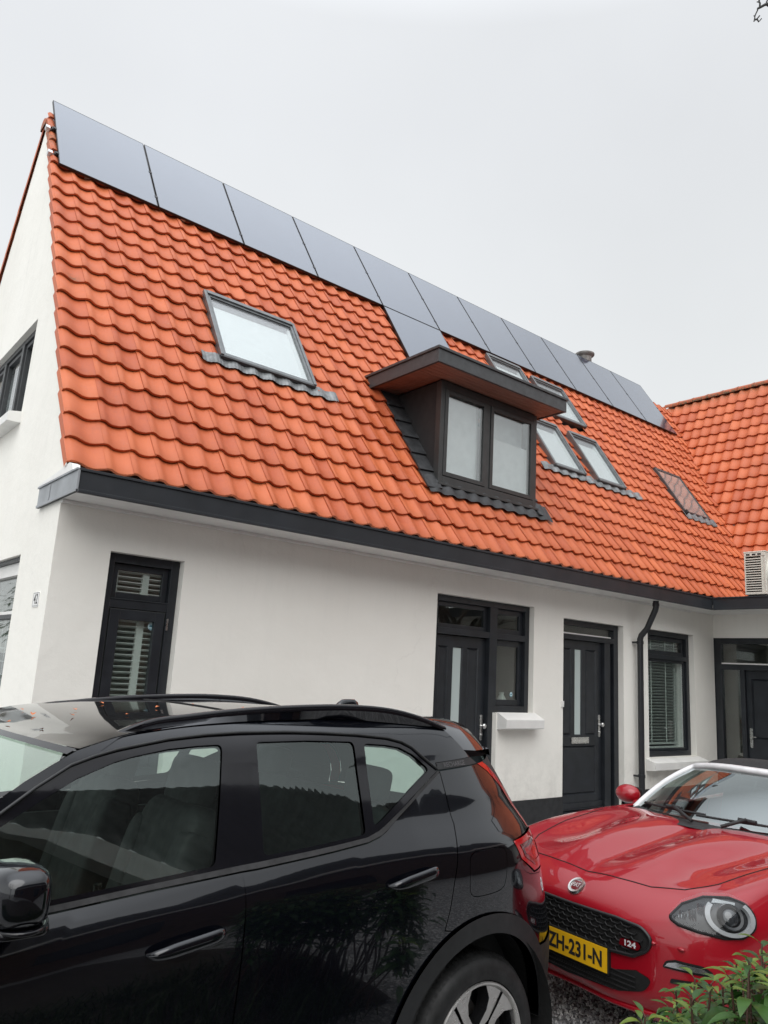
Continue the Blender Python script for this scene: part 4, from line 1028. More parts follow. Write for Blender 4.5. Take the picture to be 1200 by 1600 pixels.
M['screen'] = glass('windscreen_glass', (0.72, 0.84, 0.79), 0.12)
M['interior'] = simple('charcoal_upholstery', (0.022, 0.024, 0.025), 0.75, var=0.2, scale=10)
M['interiorgrey'] = simple('dark_cabin_trim', (0.035, 0.036, 0.037), 0.7, var=0.15)
M['tyre'] = simple('tyre_rubber', (0.014, 0.0145, 0.015), 0.62, var=0.25, scale=18, bump=0.15, bscale=90)
M['rimsilver'] = simple('diamond_cut_alloy', (0.58, 0.57, 0.55), 0.3, metal=0.85, var=0.05)
M['rimblack'] = simple('gloss_black_alloy', (0.012, 0.012, 0.013), 0.2, coat=0.6)
M['redlens'] = NM('red_lamp_lens').set(color=(0.42, 0.004, 0.008), rough=0.08, coat=0.5, spec=0.4).m
M['darkred'] = simple('dark_red_lens', (0.13, 0.002, 0.006), 0.1, coat=1.0)
M['gap'] = simple('black_gap', (0.004, 0.004, 0.004), 0.9)
CARX = thing('parked_car', (-2.78487, -3.13676, -.14), (0, 0, .0165378), label='black compact SUV with roof rails parked in the foreground', cat='car')
CU = dict(parent=CARX, local=True)
def fillet(poly, r, n=4):
    out = []; k = len(poly)
    for i in range(k):
        p0, p, p2 = Vector(poly[i-1]), Vector(poly[i]), Vector(poly[(i+1) % k]); a = (p0-p); b = (p2-p); la, lb = a.length, b.length
        if la < 1e-6 or lb < 1e-6: continue
        ang = a.angle(b)
        if ang > math.radians(150): out.append(tuple(p)); continue
        d = min(r, la*.45, lb*.45); A = p+a/la*d; B = p+b/lb*d
        for j in range(n+1):
            t = j/n; q = A*(1-t)**2+p*2*t*(1-t)+B*t*t; out.append((q.x, q.y))
    return out
def ellipse(c, a, b, n=24, rot=0.0): return [(c[0]+a*math.cos(t)*math.cos(rot)-b*math.sin(t)*math.sin(rot), c[1]+a*math.cos(t)*math.sin(rot)+b*math.sin(t)*math.cos(rot)) for t in [2*PI*i/n for i in range(n)]]
def car_side(sg):
    fn = side_fn(sg); fg = side_fn(sg, fpane); g = .0022
    fdoor = [(1.245, 1.085)]+TRIM_B[::-1][2:6]+BSEAM+[(1.75, .28), (1.33, .27), (1.30, .45), (1.27, .75), (1.245, .98)]
    rdoor = [(2.401, 1.157)]+TRIM_B[:8][::-1]+RSEAM+arc(AC_, AR_O, 112, 172, 14)+[(3.02, .29), (2.375, .29)]+BSEAM[::-1][1:]
    mb = MB(); patch(mb, fn, inset(fdoor, g), step=.05, estep=.03, thick=.02); d1 = mb.build('door', 'carblack', **CU)
    mb = MB(); patch(mb, fn, inset(rdoor, g), step=.05, estep=.025, thick=.02); d2 = mb.build('door', 'carblack', **CU)
    for d, c, L, hz in ((d1, (2.197, .9935), .128, .062), (d2, (3.118, 1.067), .124, .075)):
        # handle: a raised blade over a flat dark patch painted for the recess
        n = 24; G = []
        for i in range(n+1):
            t = i/n; u = c[0]-L+2*L*t; z = c[1]+(t-.5)*.030; w = .0185*(max(0.02, 1-abs(2*t-1)**8))**.5*(1 if t > .3 else .72+.28*t/.3)
            lift = .042*(max(0.0, 1-abs(2*t-1)**5))**.5+.003; row = []
            for j in range(9):
                a = PI*j/8; p, nr = fn(u, z-w*math.cos(a)); row.append(p+nr*(lift-.012+.012*math.sin(a)))
            G.append(row)
        mb = MB(); mb.grid(G); sub(mb, 'handle', 'carblack', d)
        mb = MB(); patch(mb, fn, ellipse((c[0]-.01, c[1]-.016), .066, .034), step=.03, thick=.001, off=.0008); sub(mb, 'handle_dark_patch', 'glossblack', d)
    # windows of the doors
    for d, poly, mat in ((d1, FGL, 'cargreen'), (d2, RGL, 'cardark'), (d2, QGL, 'cardark')):
        mb = MB(); patch(mb, fg, fillet(poly, .022), step=.07, estep=.03, thick=.0, off=-.004); sub(mb, 'window', mat, d)
    mb = MB(); patch(mb, fg, DLO_T+DLO_B, [fillet(inset(p, .002), .022) for p in (FGL, RGL, QGL)], step=.05, estep=.025, thick=.025, off=.002); mb.build('window_surround', 'glossblack', **CU)
    mb = MB(); patch(mb, fn, DLO_B+TRIM_B[::-1], step=.05, estep=.03, thick=.006, off=.009); mb.build('window_trim', 'rubber', **CU)
    # thin raised bead along the top of the side windows
    mb = MB(); P = [fn(u, z+.001)[0]+fn(u, z)[1]*.006 for u, z in DLO_T]; mb.tube(P, .0055, 8); mb.build('window_bead', 'cladding', **CU)
    return fn
def car_body():
    mb = MB()
    for sg in (1, -1):
        fn = side_fn(sg); g = .0022
        # roof side and pillar
        band = DLO_T[:-1]+[(3.427, 1.421), (3.433, 1.447), (3.683, 1.462), (3.63, 1.52), (3.56, 1.588)]+DITCH[::-1][1:]+WSE[::-1]+[(1.24, 1.10)]
        patch(mb, fn, inset(band, .001), step=.05, estep=.02, thick=.012)
        # quarter panel
        hatch = [(3.728, 1.432), (3.80, 1.395), (3.868, 1.34), (3.92, 1.27), (3.948, 1.22), (3.975, 1.15)]
        q = [(3.440, 1.416)]+hatch+[(3.75, 1.133), (3.79, 1.06), (3.92, .985)]+[(UB(.97), .97), (UB(.85), .85), (UB(.70), .70), (4.05, .672)]+arc(AC_, AR_O, 38, 112, 16)+RSEAM[::-1][:-1]
        fuel = [(3.432, 1.095), (3.45, 1.115), (3.484, 1.124), (3.645, 1.126), (3.675, 1.115), (3.681, 1.09), (3.664, .99), (3.645, .965), (3.6, .955), (3.485, .952), (3.445, .96), (3.429, .985)]
        holes = [smooth_poly(fuel, 1)] if sg == 1 else []
        patch(mb, fn, inset(q, g), holes, step=.04, estep=.02, thick=.015)
        if sg == 1: fuel_flap(fn, inset(smooth_poly(fuel, 1), .003))
        # front wing
        fw = [(1.24, 1.075), (1.24, .98), (1.265, .75), (1.295, .45), (1.32, .30)]+arc(FAC_, .49, -8, 188, 24)[::1]+[(.10, .30), (.06, .5), (.06, .7), (.10, .86), (.3, .95), (.7, 1.02), (1.0, 1.06)]
        patch(mb, fn, inset(fw, g), step=.05, estep=.03, thick=.015)
    # rear: tailgate and bumper skin
    patch(mb, rear_fn, [(-VB(.86), .86), (VB(.86), .86), (VB(.97), .97), (VB(1.12), 1.12), (-VB(1.12), 1.12), (-VB(.97), .97)], step=.05, thick=.015)
    patch(mb, rear_fn, [(-VB(.70), .70), (VB(.70), .70), (VB(.85), .85), (-VB(.85), .85)], step=.05, thick=.015)
    # front fascia and bonnet
    G = []
    for i in range(17):
        t = i/16; row = []
        for j in range(21):
            b = -1+2*j/20; u = .10+.02+1.02*t-.0*abs(b); vv = .80*(1-.25*(1-t)**2*abs(b)); zz = .955+.125*math.sin(t*PI/2)+.035*(1-b*b); row.append(Vector((u+.10*b*b*(1-t)-.12*(1-b*b)*t*0, -b*min(fcar(max(u, .2), 1.0)-.01, .86), zz-.03*abs(b)**4)))
        G.append(row)
    mb.grid(G)
    G = [[Vector((.02+.10*(abs(b)**3)+ .05*(1-k) + (.05 if z > .8 else 0), -b*.80, z)) for b in [-1+2*j/16 for j in range(17)]] for k, z in ((0, .25), (.9, .42), (1, .6), (.9, .8), (.3, .955))]
    mb.grid(G)
    mb.build('body', 'carblack', **CU)
def fuel_flap(fn, poly):
    mb = MB(); patch(mb, fn, poly, step=.04, estep=.02, thick=.012); mb.build('fuel_flap', 'carblack', **CU)
def car_roof():
    us = [1.77+i*(3.60-1.77)/30 for i in range(31)]; G = []
    hd = lambda b: 1.775+.108*b*b
    for i in range(31):
        t = i/30; row = []
        for j in range(25):
            b = -1+2*j/24; u = hd(b)*(1-t)+3.60*t; zc = ditch_z(max(u, 1.9))if u > 1.9 else 1.535-(1.9-u)*.05
            ue_ = max(u, 1.88); vc = fcar(ue_, ditch_z(ue_))+.003; k = min(1, max(0, (u-1.78)/.5))
            row.append(Vector((u, -b*vc, zc+.001+(.014-.004*k)*(1-abs(b)**2.2))))
        G.append(row)
    mb = MB(); mb.grid(G); M['roofglass'] = simple('dark_panoramic_roof', (0.012, 0.012, 0.012), 0.05, coat=0.35, var=0.1, spec=0.45)
    mb.build('roof', 'roofglass', **CU)
    mb = MB(); P = []
    for x in (2.62,): P = [Vector((x, -b*.55, ditch_z(x)+.002+.010*(1-abs(b)**2.2)))for b in [-1+j/8 for j in range(17)]]; mb.tube(P, .004, 6)
    mb.build('roof_seam', 'gap', **CU)
    RA = [(1.955, 1.530), (2.03, 1.572), (2.13, 1.612), (2.3, 1.637), (2.5, 1.658), (2.75, 1.674), (3.05, 1.680), (3.25, 1.668), (3.4, 1.642), (3.5, 1.617), (3.58, 1.592)]
    for sg, dz in ((1, 0.0), (-1, -.026)):
        mb = MB(); G = []; H = []
        ext = []
        for i in range(len(RA)-1):
            for k in range(4): ext.append((RA[i][0]+(RA[i+1][0]-RA[i][0])*k/4, ))
        ext.append((RA[-1][0],))
        X = [p[0] for p in RA]; Z = [p[1] for p in RA]
        for (u,) in ext:
            zt = sp(u, X, Z); zb = min(zt-.004, ditch_z(max(u, 1.95))-.006); zt += dz; v = .600; w = .017
            zm = max(zb-.004, zt-.024); G.append([Vector((u, -sg*(v+a), z)) for a, z in ((w, zm), (w, zt-.006), (w*.6, zt), (-w*.6, zt), (-w, zt-.006), (-w, zm), (w, zm))])
            H.append([Vector((u, -sg*(v+a), z)) for a, z in ((fcar(max(u, 1.95), max(zb, 1.5))-v+.002, zb+.003), (w-.003, zm+.004), (-w+.003, zm+.004), (-w-.02, zb-.012))])
        mb.grid(G); rl = mb.build('roof_rail', 'glossblack', sharp=50, **CU)
        mb = MB(); mb.grid(H); sub(mb, 'rail_base', 'carblack', rl, sharp=40)
    # windscreen
    G = []
    for i in range(17):
        t = i/16; row = []
        for j in range(25):
            b = -1+2*j/24; n6 = len(WSE)-2; q = t*n6; k6 = min(int(q), n6-1); ue = WSE[k6][0]+(WSE[k6+1][0]-WSE[k6][0])*(q-k6); ze = WSE[k6][1]+(WSE[k6+1][1]-WSE[k6][1])*(q-k6)
            tt = (ze-1.115)/(1.53-1.115); uc = 1.02+(1.775-1.02)*tt; zc_ = 1.125+(1.546-1.125)*tt+.028*math.sin(PI*tt); p = Vector((uc+(ue-uc)*b*b, -b*(fcar(ue, ze)-.002), zc_+(ze-zc_)*b*b)); row.append(p)
        G.append(row)
    mb = MB(); mb.grid(G); mb.build('windscreen', 'screen', **CU)
    # black ceramic border at the head of the screen
    mb = MB(); mb.grid([[r_+Vector((-.004, 0, .004)) for r_ in G[15]], [r_+Vector((-.004, 0, .004)) for r_ in G[16]]]); 
    mb.build('screen_border', 'glossblack', **CU)
    # fin aerial
    mb = MB(); n = 10; G = []
    for i in range(n+1):
        t = i/n; u = 3.36+.20*t; hh = .058*math.sin(PI*min(1, t**.75))**.6 if 0 < t < 1 else .0; hh = .004+.062*sst(-.05, .45, t)*(1-sst(.86, 1.0, t)); w = .028*(1-.5*t)
        zb = ditch_z(3.45)+.012
        G.append([Vector((u, w*math.cos(a), zb+hh*math.sin(a))) for a in [PI*k/10 for k in range(11)]])
    mb.grid(G); mb.build('fin_aerial', 'carblack', **CU)
    # roof spoiler
    prof = [(3.575, 1.625), (3.70, 1.624), (3.83, 1.616), (3.93, 1.600), (3.968, 1.575), (3.955, 1.52), (3.90, 1.48), (3.74, 1.47), (3.62, 1.50)]
    G = []
    for j in range(25):
        b = -1+2*j/24; k = abs(b)**5; row = []
        for u, z in prof+[prof[0]]: row.append(Vector((3.60+(u-3.60)*(1-.10*abs(b)**3), -b*(.625-.05*(u-3.585)/.38), max(z-.022*abs(b)**2-.115*max(0, (abs(b)-.62)/.38)**1.5*(1 if z > 1.53 else .12), 1.462-.02*(abs(b)-.5)))))
        G.append(row)
    mb = MB(); mb.grid(G, 0, True); mb.add(G[0], [tuple(range(len(prof)))]); mb.add(G[-1], [tuple(range(len(prof)))])
    mb.build('roof_spoiler', 'carblack', sharp=55, **CU)
def car_rear():
    for sg in (1, -1):
        fn = side_fn(sg)
        mb = MB(); poly = [(3.752, 1.132), (3.795, 1.058), (3.925, .990), (UB(.985), .985), (UB(1.06), 1.06), (UB(1.13), 1.13), (3.99, 1.143)]
        patch(mb, fn, inset(poly, .0005), step=.03, estep=.02, thick=.03, off=.002)
        strip = [(3.728, 1.432), (3.80, 1.395), (3.868, 1.34), (3.92, 1.27), (3.948, 1.22), (3.975, 1.15), (4.018, 1.15), (3.995, 1.22), (3.962, 1.282), (3.908, 1.355), (3.838, 1.41), (3.785, 1.436)]
        patch(mb, fn, inset(strip, .0005), step=.03, estep=.02, thick=.03, off=.002)
        for v0 in (sg,):
            pr = [(v0*(VB(.985)-.10), .985), (v0*VB(.985), .985), (v0*VB(1.06), 1.06), (v0*VB(1.13), 1.13), (v0*(VB(1.13)-.10), 1.13)]
            patch(mb, rear_fn, pr, step=.03, thick=.02, off=.006)
        tl = mb.build('tail_light', 'redlens', **CU)
        mb = MB(); inner = [(3.80, 1.112), (3.83, 1.06), (3.93, 1.015), (4.06, 1.01), (4.06, 1.105), (3.97, 1.12)]
        patch(mb, fn, inner, [inset(inner, .018)], step=.03, estep=.02, thick=.004, off=.004); sub(mb, 'lamp_signature', 'darkred', tl)
        # hatch glass edge beside the lamps
        mb = MB(); poly = [(3.787, 1.438), (3.839, 1.411), (3.909, 1.356), (3.963, 1.283), (3.996, 1.221), (4.019, 1.151), (UB(1.15), 1.15), (UB(1.22), 1.22), (UB(1.30), 1.30), (UB(1.38), 1.38), (UB(1.455), 1.455)]
        patch(mb, fn, poly, step=.04, estep=.03, thick=.01, off=.001)
        patch(mb, fn, [(3.436, 1.420), (3.435, 1.446), (3.683, 1.461), (3.727, 1.434)], step=.03, estep=.02, thick=.004, off=.001)
        mb.build('hatch_trim', 'cladding', **CU)
        # raised lettering on the pillar band
        mb = MB()
        def mp(a, b, d, fn=fn):
            u = 3.475+a; z = 1.4335+.032*(u-3.44)+b; p, nr = fn(u, z); return p+nr*.0045
        if sg == 1: text_mesh(mb, 'RECHARGE', .026, mp, align='LEFT', sx=1.12); mb.build('lettering', 'chromedark', **CU)
        # lower bumper, arch trim, sill cladding, dark arch liner
        mb = MB()
        patch(mb, fn, inset(arc(AC_, AR_O, 2, 186, 36)+arc(AC_, AR_I, 186, 2, 34), .001), step=.03, estep=.025, thick=.05, off=.012)
        patch(mb, fn, inset(arc(FAC_, .49, -6, 186, 36)+arc(FAC_, .425, 186, -6, 34), .001), step=.03, estep=.025, thick=.05, off=.012)
        patch(mb, fn, [(1.33, .20), (3.05, .20), (3.03, .285), (1.32, .265)], step=.05, thick=.02, off=.008)
        bp = arc(AC_, AR_O, 2, 37, 10)+[(4.05, .668), (UB(.695), .695), (UB(.5), .5), (UB(.40), .36), (UB(.3)-.1, .27), (4.02, .27)]
        patch(mb, fn, bp, step=.04, estep=.03, thick=.02, off=.006)
        mb.build('cladding', 'cladding', **CU)
    mb = MB(); patch(mb, rear_fn, [(-VB(.36), .36), (VB(.36), .36), (VB(.5), .5), (VB(.69), .69), (-VB(.69), .69), (-VB(.5), .5)], step=.06, thick=.015, off=.006); mb.build('rear_bumper', 'cladding', **CU)
    mb = MB(); patch(mb, rear_fn, [(-VB(1.125), 1.125), (VB(1.125), 1.125), (VB(1.3), 1.3), (VB(1.45), 1.45), (-VB(1.45), 1.45), (-VB(1.3), 1.3)], step=.06, thick=.01); mb.build('rear_window', 'cardark', **CU)
M['chromedark'] = simple('dark_grey_lettering', (0.16, 0.16, 0.165), 0.35, metal=0.7)
def car_wheel(c, sg):
    cx, cz = c; vf = .892
    mp = lambda a, b, h: Vector((cx+a, -sg*(vf-.0+h), cz+b))
    t = MB(); R = .354
    t.lathe([(.256, -.02), (.262, .0), (.285, .006), (.31, .004), (.330, -.006), (.345, -.024), (R, -.045), (R, -.19), (.335, -.21), (.27, -.225), (.256, -.20)], 72, mp=mp)
    for k in range(90):
        a = 2*PI*k/90; a2 = a+2*PI/90*.55; V = []
        for aa in (a, a2):
            for r_, h in ((.340, -.016), (R+.004, -.047), (R+.004, -.085), (R-.01, -.085), (.333, -.022)): V.append(mp(r_*math.cos(aa), r_*math.sin(aa), h))
        t.add(V, [(0, 1, 6, 5), (1, 2, 7, 6), (0, 4, 3, 2, 1), (5, 6, 7, 8, 9), (3, 4, 9, 8)])
    w = t.build('wheel', 'tyre', sharp=40, **CU)
    m = MB(); m.lathe([(.257, -.004), (.254, .004), (.247, .004), (.240, -.006), (.236, -.03)], 64, mp=mp, mi=0)
    m.lathe([(.236, -.03), (.228, -.06), (.225, -.18), (.0, -.18)], 48, mp=mp, mi=1)
    for k in range(5):
        th = PI/2+2*PI/10+2*PI*k/5
        def P(r_, a, h): return mp(r_*math.cos(th+a), r_*math.sin(th+a), h)
        for s2 in (1, -1):
            # each arm pair: silver face, dark groove between
            pts = [(.05, .0), (.05, .75), (.10, .42), (.150, .27), (.195, .30), (.238, .445), (.2385, .33), (.2385, .20), (.2385, .035), (.19, .035), (.12, .045)]
            V = [P(r_, s2*a, -.030+.020*min(1, r_/.2)) for r_, a in pts]; B = [P(r_, s2*a, -.075) for r_, a in pts]; n = len(pts)
            m.add(V, [tuple(range(1, n))] if s2 > 0 else [tuple(range(n-1, 0, -1))], 0)
            m.add(V+B, [(i, (i+1) % n, n+(i+1) % n, n+i) for i in range(1, n-1)], 1)
    m.lathe([(.0, -.018), (.03, -.018), (.036, -.026), (.062, -.03), (.066, -.07)], 28, mp=mp, mi=1)
    sub(m, 'rim', ['rimsilver', 'rimblack'], w, sharp=35)
    m = MB(); m.lathe([(.0, -.155), (.165, -.155), (.165, -.17)], 40, mp=mp); m.box(cx-.05, cx+.05, -sg*(vf-.17), -sg*(vf-.12), cz+.09, cz+.17); sub(m, 'brake_disc', 'flue', w)
    # arch liner
    m = MB(); G = [[Vector((cx+.445*math.cos(a), -sg*v, cz+.01+.445*math.sin(a))) for a in [math.radians(-20+220*i/24) for i in range(25)]] for v in (.91, .60)]
    m.grid(G); V = G[1]; m.add(V+[Vector((cx, -sg*.60, cz))], [(i, i+1, 25) for i in range(24)]); m.build('arch_liner', 'gap', **CU)
def rounded_box(mb, c, s, r=.04, rx=0.0, n=8, mi=0):
    """soft cushion: superellipsoid"""
    E = Euler((0, rx, 0)).to_matrix(); G = []
    sg = lambda x, p: math.copysign(abs(x)**p, x)
    for i in range(n*2+1):
        a = -PI/2+PI*i/(2*n); row = []
        for j in range(n*4):
            b = 2*PI*j/(n*4); row.append(Vector(c)+E @ Vector((s[0]*sg(math.cos(a), .4)*sg(math.cos(b), .4), s[1]*sg(math.cos(a), .4)*sg(math.sin(b), .4), s[2]*sg(math.sin(a), .4))))
        G.append(row)
    return mb.grid(G, mi, True, True)
def car_inside():
    for y in (-.37, .37):
        mb = MB(); rounded_box(mb, (2.12, y, .63), (.26, .25, .10)); rounded_box(mb, (2.36, y, .98), (.085, .235, .33), rx=.25)
        for e in (-.19, .19): rounded_box(mb, (2.33, y+e, .96), (.075, .055, .27), rx=.25)
        rounded_box(mb, (2.455, y, 1.365), (.055, .135, .095), rx=.2)
        mb.build('seat', 'interior', **CU)
    mb = MB(); rounded_box(mb, (3.0, 0, .68), (.24, .62, .10)); rounded_box(mb, (3.24, 0, 1.0), (.08, .62, .28), rx=.25)
    for y in (-.4, .4): rounded_box(mb, (3.31, y, 1.33), (.045, .13, .075), rx=.2)
    mb.build('seat', 'interior', **CU)
    mb = MB(); mb.box(1.1, 3.9, -.80, .80, .38, .42); mb.box(1.15, 1.62, -.76, .76, .85, 1.05); mb.box(3.45, 3.95, -.68, .68, .42, 1.05); mb.box(1.12, 1.16, -.78, .78, .42, 1.08)
    for s in (-1, 1): mb.box(1.3, 3.4, s*.83-.012, s*.83+.012, .42, 1.07)
    mb.build('cabin_trim', 'interiorgrey', **CU)
    mb = MB(); mb.tube([(2.44, .735, 1.50), (2.42, .77, 1.2), (2.40, .80, .85)], .022, 6); mb.tube([(2.44, -.66, 1.50), (2.42, -.73, 1.2), (2.40, -.77, .85)], .02, 6)
    mb.build('seat_belt', 'interiorgrey', **CU)
    mb = MB(); mb.box(1.95, 1.958, -.795, -.785, 1.10, 1.15); mb.box(1.965, 1.972, -.795, -.785, 1.10, 1.15); mb.box(1.95, 1.972, -.795, -.785, 1.145, 1.153); mb.build('belt_buckle', 'chrome', **CU)
    mb = MB(); G = [[Vector((1.66+.185*math.sin(b)*.4+.016*math.cos(a)*.4, -.37+(.185+.016*math.cos(a))*math.cos(b), 1.02+(.185+.016*math.cos(a))*math.sin(b)*.9)) for a in [2*PI*i/8 for i in range(8)]] for b in [2*PI*j/28 for j in range(29)]]
    mb.grid(G, 0, True, True); mb.tube([(1.66, -.37, 1.02), (1.45, -.37, .95)], .03, 8); mb.tube([(1.66, -.54, 1.02), (1.65, -.37, 1.0), (1.66, -.20, 1.02)], .02, 8); mb.build('steering_wheel', 'interior', **CU)
    # floor pan keeps the underside dark
    mb = MB(); mb.box(.5, 4.1, -.78, .78, .24, .27); mb.build('underbody', 'gap', **CU)
def car_mirrors():
    for sg in (1, -1):
        mb = MB(); G = []
        for i in range(17):
            a = -PI/2+PI*i/16; row = []
            for j in range(28):
                b = 2*PI*j/28; s3 = lambda x, p: math.copysign(abs(x)**p, x)
                x = .085*s3(math.cos(a), .62)*s3(math.cos(b), .7); z = .076*s3(math.cos(a), .55)*s3(math.sin(b), .6); y = .145*s3(math.sin(a), .62)
                if x > 0: x *= .75
                row.append(Vector((1.655+x+.05*(-y)/.145*-1*0, -sg*(1.02+y), 1.222+z+.012*y/.145)))
            G.append(row)
        mb.grid(G, 0, True, True)
        mr = mb.build('mirror', 'carblack', **CU)
        mb = MB(); mb.tube([Vector((1.655+.075*math.cos(t), -sg*(1.02+.140*math.sin(t)*1.0), 1.163)) for t in [-.6+PI*1.15*i/14 for i in range(15)]], .006, 8)
        rounded_box(mb, (1.655, -sg*1.02, 1.155), (.07, .12, .014)); rounded_box(mb, (1.63, -sg*.905, 1.135), (.045, .05, .03)); sub(mb, 'mirror_foot', 'glossblack', mr)
        mb = MB(); rounded_box(mb, (1.700, -sg*1.02, 1.222), (.012, .112, .054)); sub(mb, 'mirror_glass', 'glossblack', mr)
    mb = MB()
    for sg in (1, -1): pass
car_side(1); car_side(-1); car_body(); car_roof(); car_rear(); car_inside(); car_mirrors()
for c in ((3.56, .355), (.86, .355)):
    for sg in (1, -1): car_wheel(c, sg)

# ------------------------------------------------------------------ red roadster
M['carred'] = paint('red_tricoat_paint', (0.30, 0.0016, 0.010), 0.0, 0.45, 0.004, 0.25)
M['softtop'] = simple('black_canvas_top', (0.014, 0.014, 0.015), 0.9, var=0.15, scale=30, bump=0.3, bscale=300, bdist=0.001)
M['silver'] = simple('silver_screen_frame', (0.66, 0.66, 0.67), 0.35, metal=0.0, coat=0.3)
M['mesh'] = simple('black_grille_plastic', (0.012, 0.012, 0.013), 0.4)
M['plate'] = simple('yellow_number_plate', (0.80, 0.45, 0.012), 0.4, var=0.02)
M['plateblack'] = simple('black_plate_surround', (0.01, 0.01, 0.01), 0.5)
M['lampglass'] = glass('clear_lamp_cover', (0.92, 0.94, 0.95), 0.022)
M['lamphouse'] = simple('dark_lamp_housing', (0.013, 0.0135, 0.015), 0.35, var=0.2, scale=30)
M['lampchrome'] = simple('lamp_reflector', (0.6, 0.61, 0.63), 0.15, metal=0.9)
M['drl'] = simple('white_light_guide', (0.34, 0.345, 0.35), 0.25)
ROAD = thing('parked_car', (1.781, -3.636, -.033), (0, 0, -.074), label='glossy red open-top sports car with black soft top and yellow number plate', cat='car')
RO_ = dict(parent=ROAD, local=True)
def hermite(P, X, n):
    """P: list of arrays at params X -> n samples, C1"""
    P = [np.array(p, float) for p in P]; k = len(P); out = []
    T = []
    for i in range(k):
        if i == 0: T.append((P[1]-P[0])/(X[1]-X[0]))
        elif i == k-1: T.append((P[-1]-P[-2])/(X[-1]-X[-2]))
        else:
            a, b = X[i]-X[i-1], X[i+1]-X[i]; T.append(((P[i]-P[i-1])/a*b+(P[i+1]-P[i])/b*a)/(a+b))
    for j in range(n):
        x = X[0]+(X[-1]-X[0])*j/(n-1); i = 0
        while i < k-2 and x > X[i+1]: i += 1
        h = X[i+1]-X[i]; t = (x-X[i])/h
        out.append((2*t**3-3*t*t+1)*P[i]+(t**3-2*t*t+t)*h*T[i]+(-2*t**3+3*t*t)*P[i+1]+(t**3-t*t)*h*T[i+1])
    return out
RINGS = [
 (0.000, [(0, .34), (.16, .34), (.20, .37), (.215, .42), (.215, .48), (.21, .52), (.18, .55), (.15, .555), (.11, .56), (.06, .56), (0, .56)]),
 (0.020, [(0, .25), (.36, .26), (.46, .31), (.49, .40), (.49, .50), (.47, .565), (.42, .605), (.33, .62), (.23, .635), (.11, .645), (0, .645)]),
 (0.085, [(0, .20), (.52, .215), (.62, .29), (.655, .41), (.65, .52), (.62, .60), (.55, .655), (.43, .68), (.30, .695), (.15, .705), (0, .70)]),
 (0.200, [(0, .18), (.65, .20), (.745, .29), (.775, .42), (.77, .54), (.745, .64), (.68, .715), (.54, .735), (.38, .745), (.20, .758), (0, .745)]),
 (0.380, [(0, .17), (.72, .19), (.82, .29), (.838, .44), (.84, .56), (.82, .68), (.755, .77), (.61, .775), (.43, .775), (.24, .812), (0, .780)]),
 (0.630, [(0, .16), (.74, .18), (.85, .28), (.862, .45), (.867, .58), (.85, .72), (.785, .818), (.645, .822), (.42, .802), (.255, .862), (0, .816)]),
 (0.930, [(0, .16), (.74, .18), (.85, .28), (.867, .45), (.87, .6), (.857, .755), (.79, .85), (.655, .858), (.47, .846), (.275, .894), (0, .858)]),
 (1.220, [(0, .16), (.74, .18), (.85, .28), (.867, .45), (.87, .62), (.857, .775), (.79, .868), (.67, .888), (.5, .895), (.28, .910), (0, .908)]),
 (1.600, [(0, .16), (.74, .18), (.85, .28), (.862, .45), (.865, .62), (.852, .785), (.79, .878), (.68, .90), (.5, .90), (.28, .90), (0, .90)]),
 (2.300, [(0, .16), (.74, .18), (.85, .28), (.862, .45), (.865, .62), (.852, .79), (.79, .885), (.68, .90), (.5, .90), (.28, .90), (0, .90)]),
 (3.000, [(0, .16), (.74, .18), (.85, .28), (.87, .45), (.875, .64), (.86, .81), (.79, .915), (.66, .935), (.5, .94), (.28, .945), (0, .945)]),
 (3.600, [(0, .20), (.70, .22), (.82, .32), (.845, .47), (.845, .66), (.82, .81), (.74, .90), (.62, .93), (.45, .94), (.25, .945), (0, .945)]),
 (3.950, [(0, .28), (.58, .30), (.70, .38), (.735, .5), (.735, .68), (.71, .80), (.63, .87), (.52, .89), (.38, .90), (.2, .905), (0, .905)]),
 (4.040, [(0, .40), (.40, .42), (.50, .47), (.53, .55), (.53, .68), (.50, .75), (.44, .80), (.36, .82), (.26, .825), (.13, .83), (0, .83)])]
def roadster_surface():
    X = [0]
    for i in range(1, len(RINGS)): X.append(X[-1]+max(.06, math.hypot(RINGS[i][0]-RINGS[i-1][0], .5*abs(RINGS[i][1][4][0]-RINGS[i-1][1][4][0]))))
    R3 = [np.array([(u, v, z) for v, z in r]) for u, r in RINGS]
    D = hermite(R3, X, 150)
    Tt = [0]
    ref = R3[6]
    for i in range(1, 11): Tt.append(Tt[-1]+float(np.linalg.norm(ref[i]-ref[i-1]))**.7)
    G = []
    for r in D:
        h = hermite(list(r), Tt, 64); h = [np.array((p[0], max(p[1], 0), p[2])) for p in h]
        G.append([Vector((p[0], -p[1], p[2])) for p in h]+[Vector((p[0], p[1], p[2])) for p in h[::-1][1:]])
    return G
RG = roadster_surface()
def make_bvh():
    V = [p for r in RG for p in r]; c = len(RG[0]); F = [(i*c+j, i*c+j+1, (i+1)*c+j+1, (i+1)*c+j) for i in range(len(RG)-1) for j in range(c-1)]
    b = len(V)
    F.append(tuple(range(c-1, -1, -1)))
    bm = bmesh.new(); vs_ = [bm.verts.new(v) for v in V]
    for f in F:
        try: bm.faces.new([vs_[i] for i in f])
        except ValueError: pass
    bm.normal_update(); N = [v.normal.copy() for v in bm.verts]; bm.free()
    T3 = []
    for f in F:
        for k in range(1, len(f)-1): T3.append((f[0], f[k], f[k+1]))
    return BVHTree.FromPolygons(V, T3), V, N, T3
BV, BVV, BVN, BVT = make_bvh()
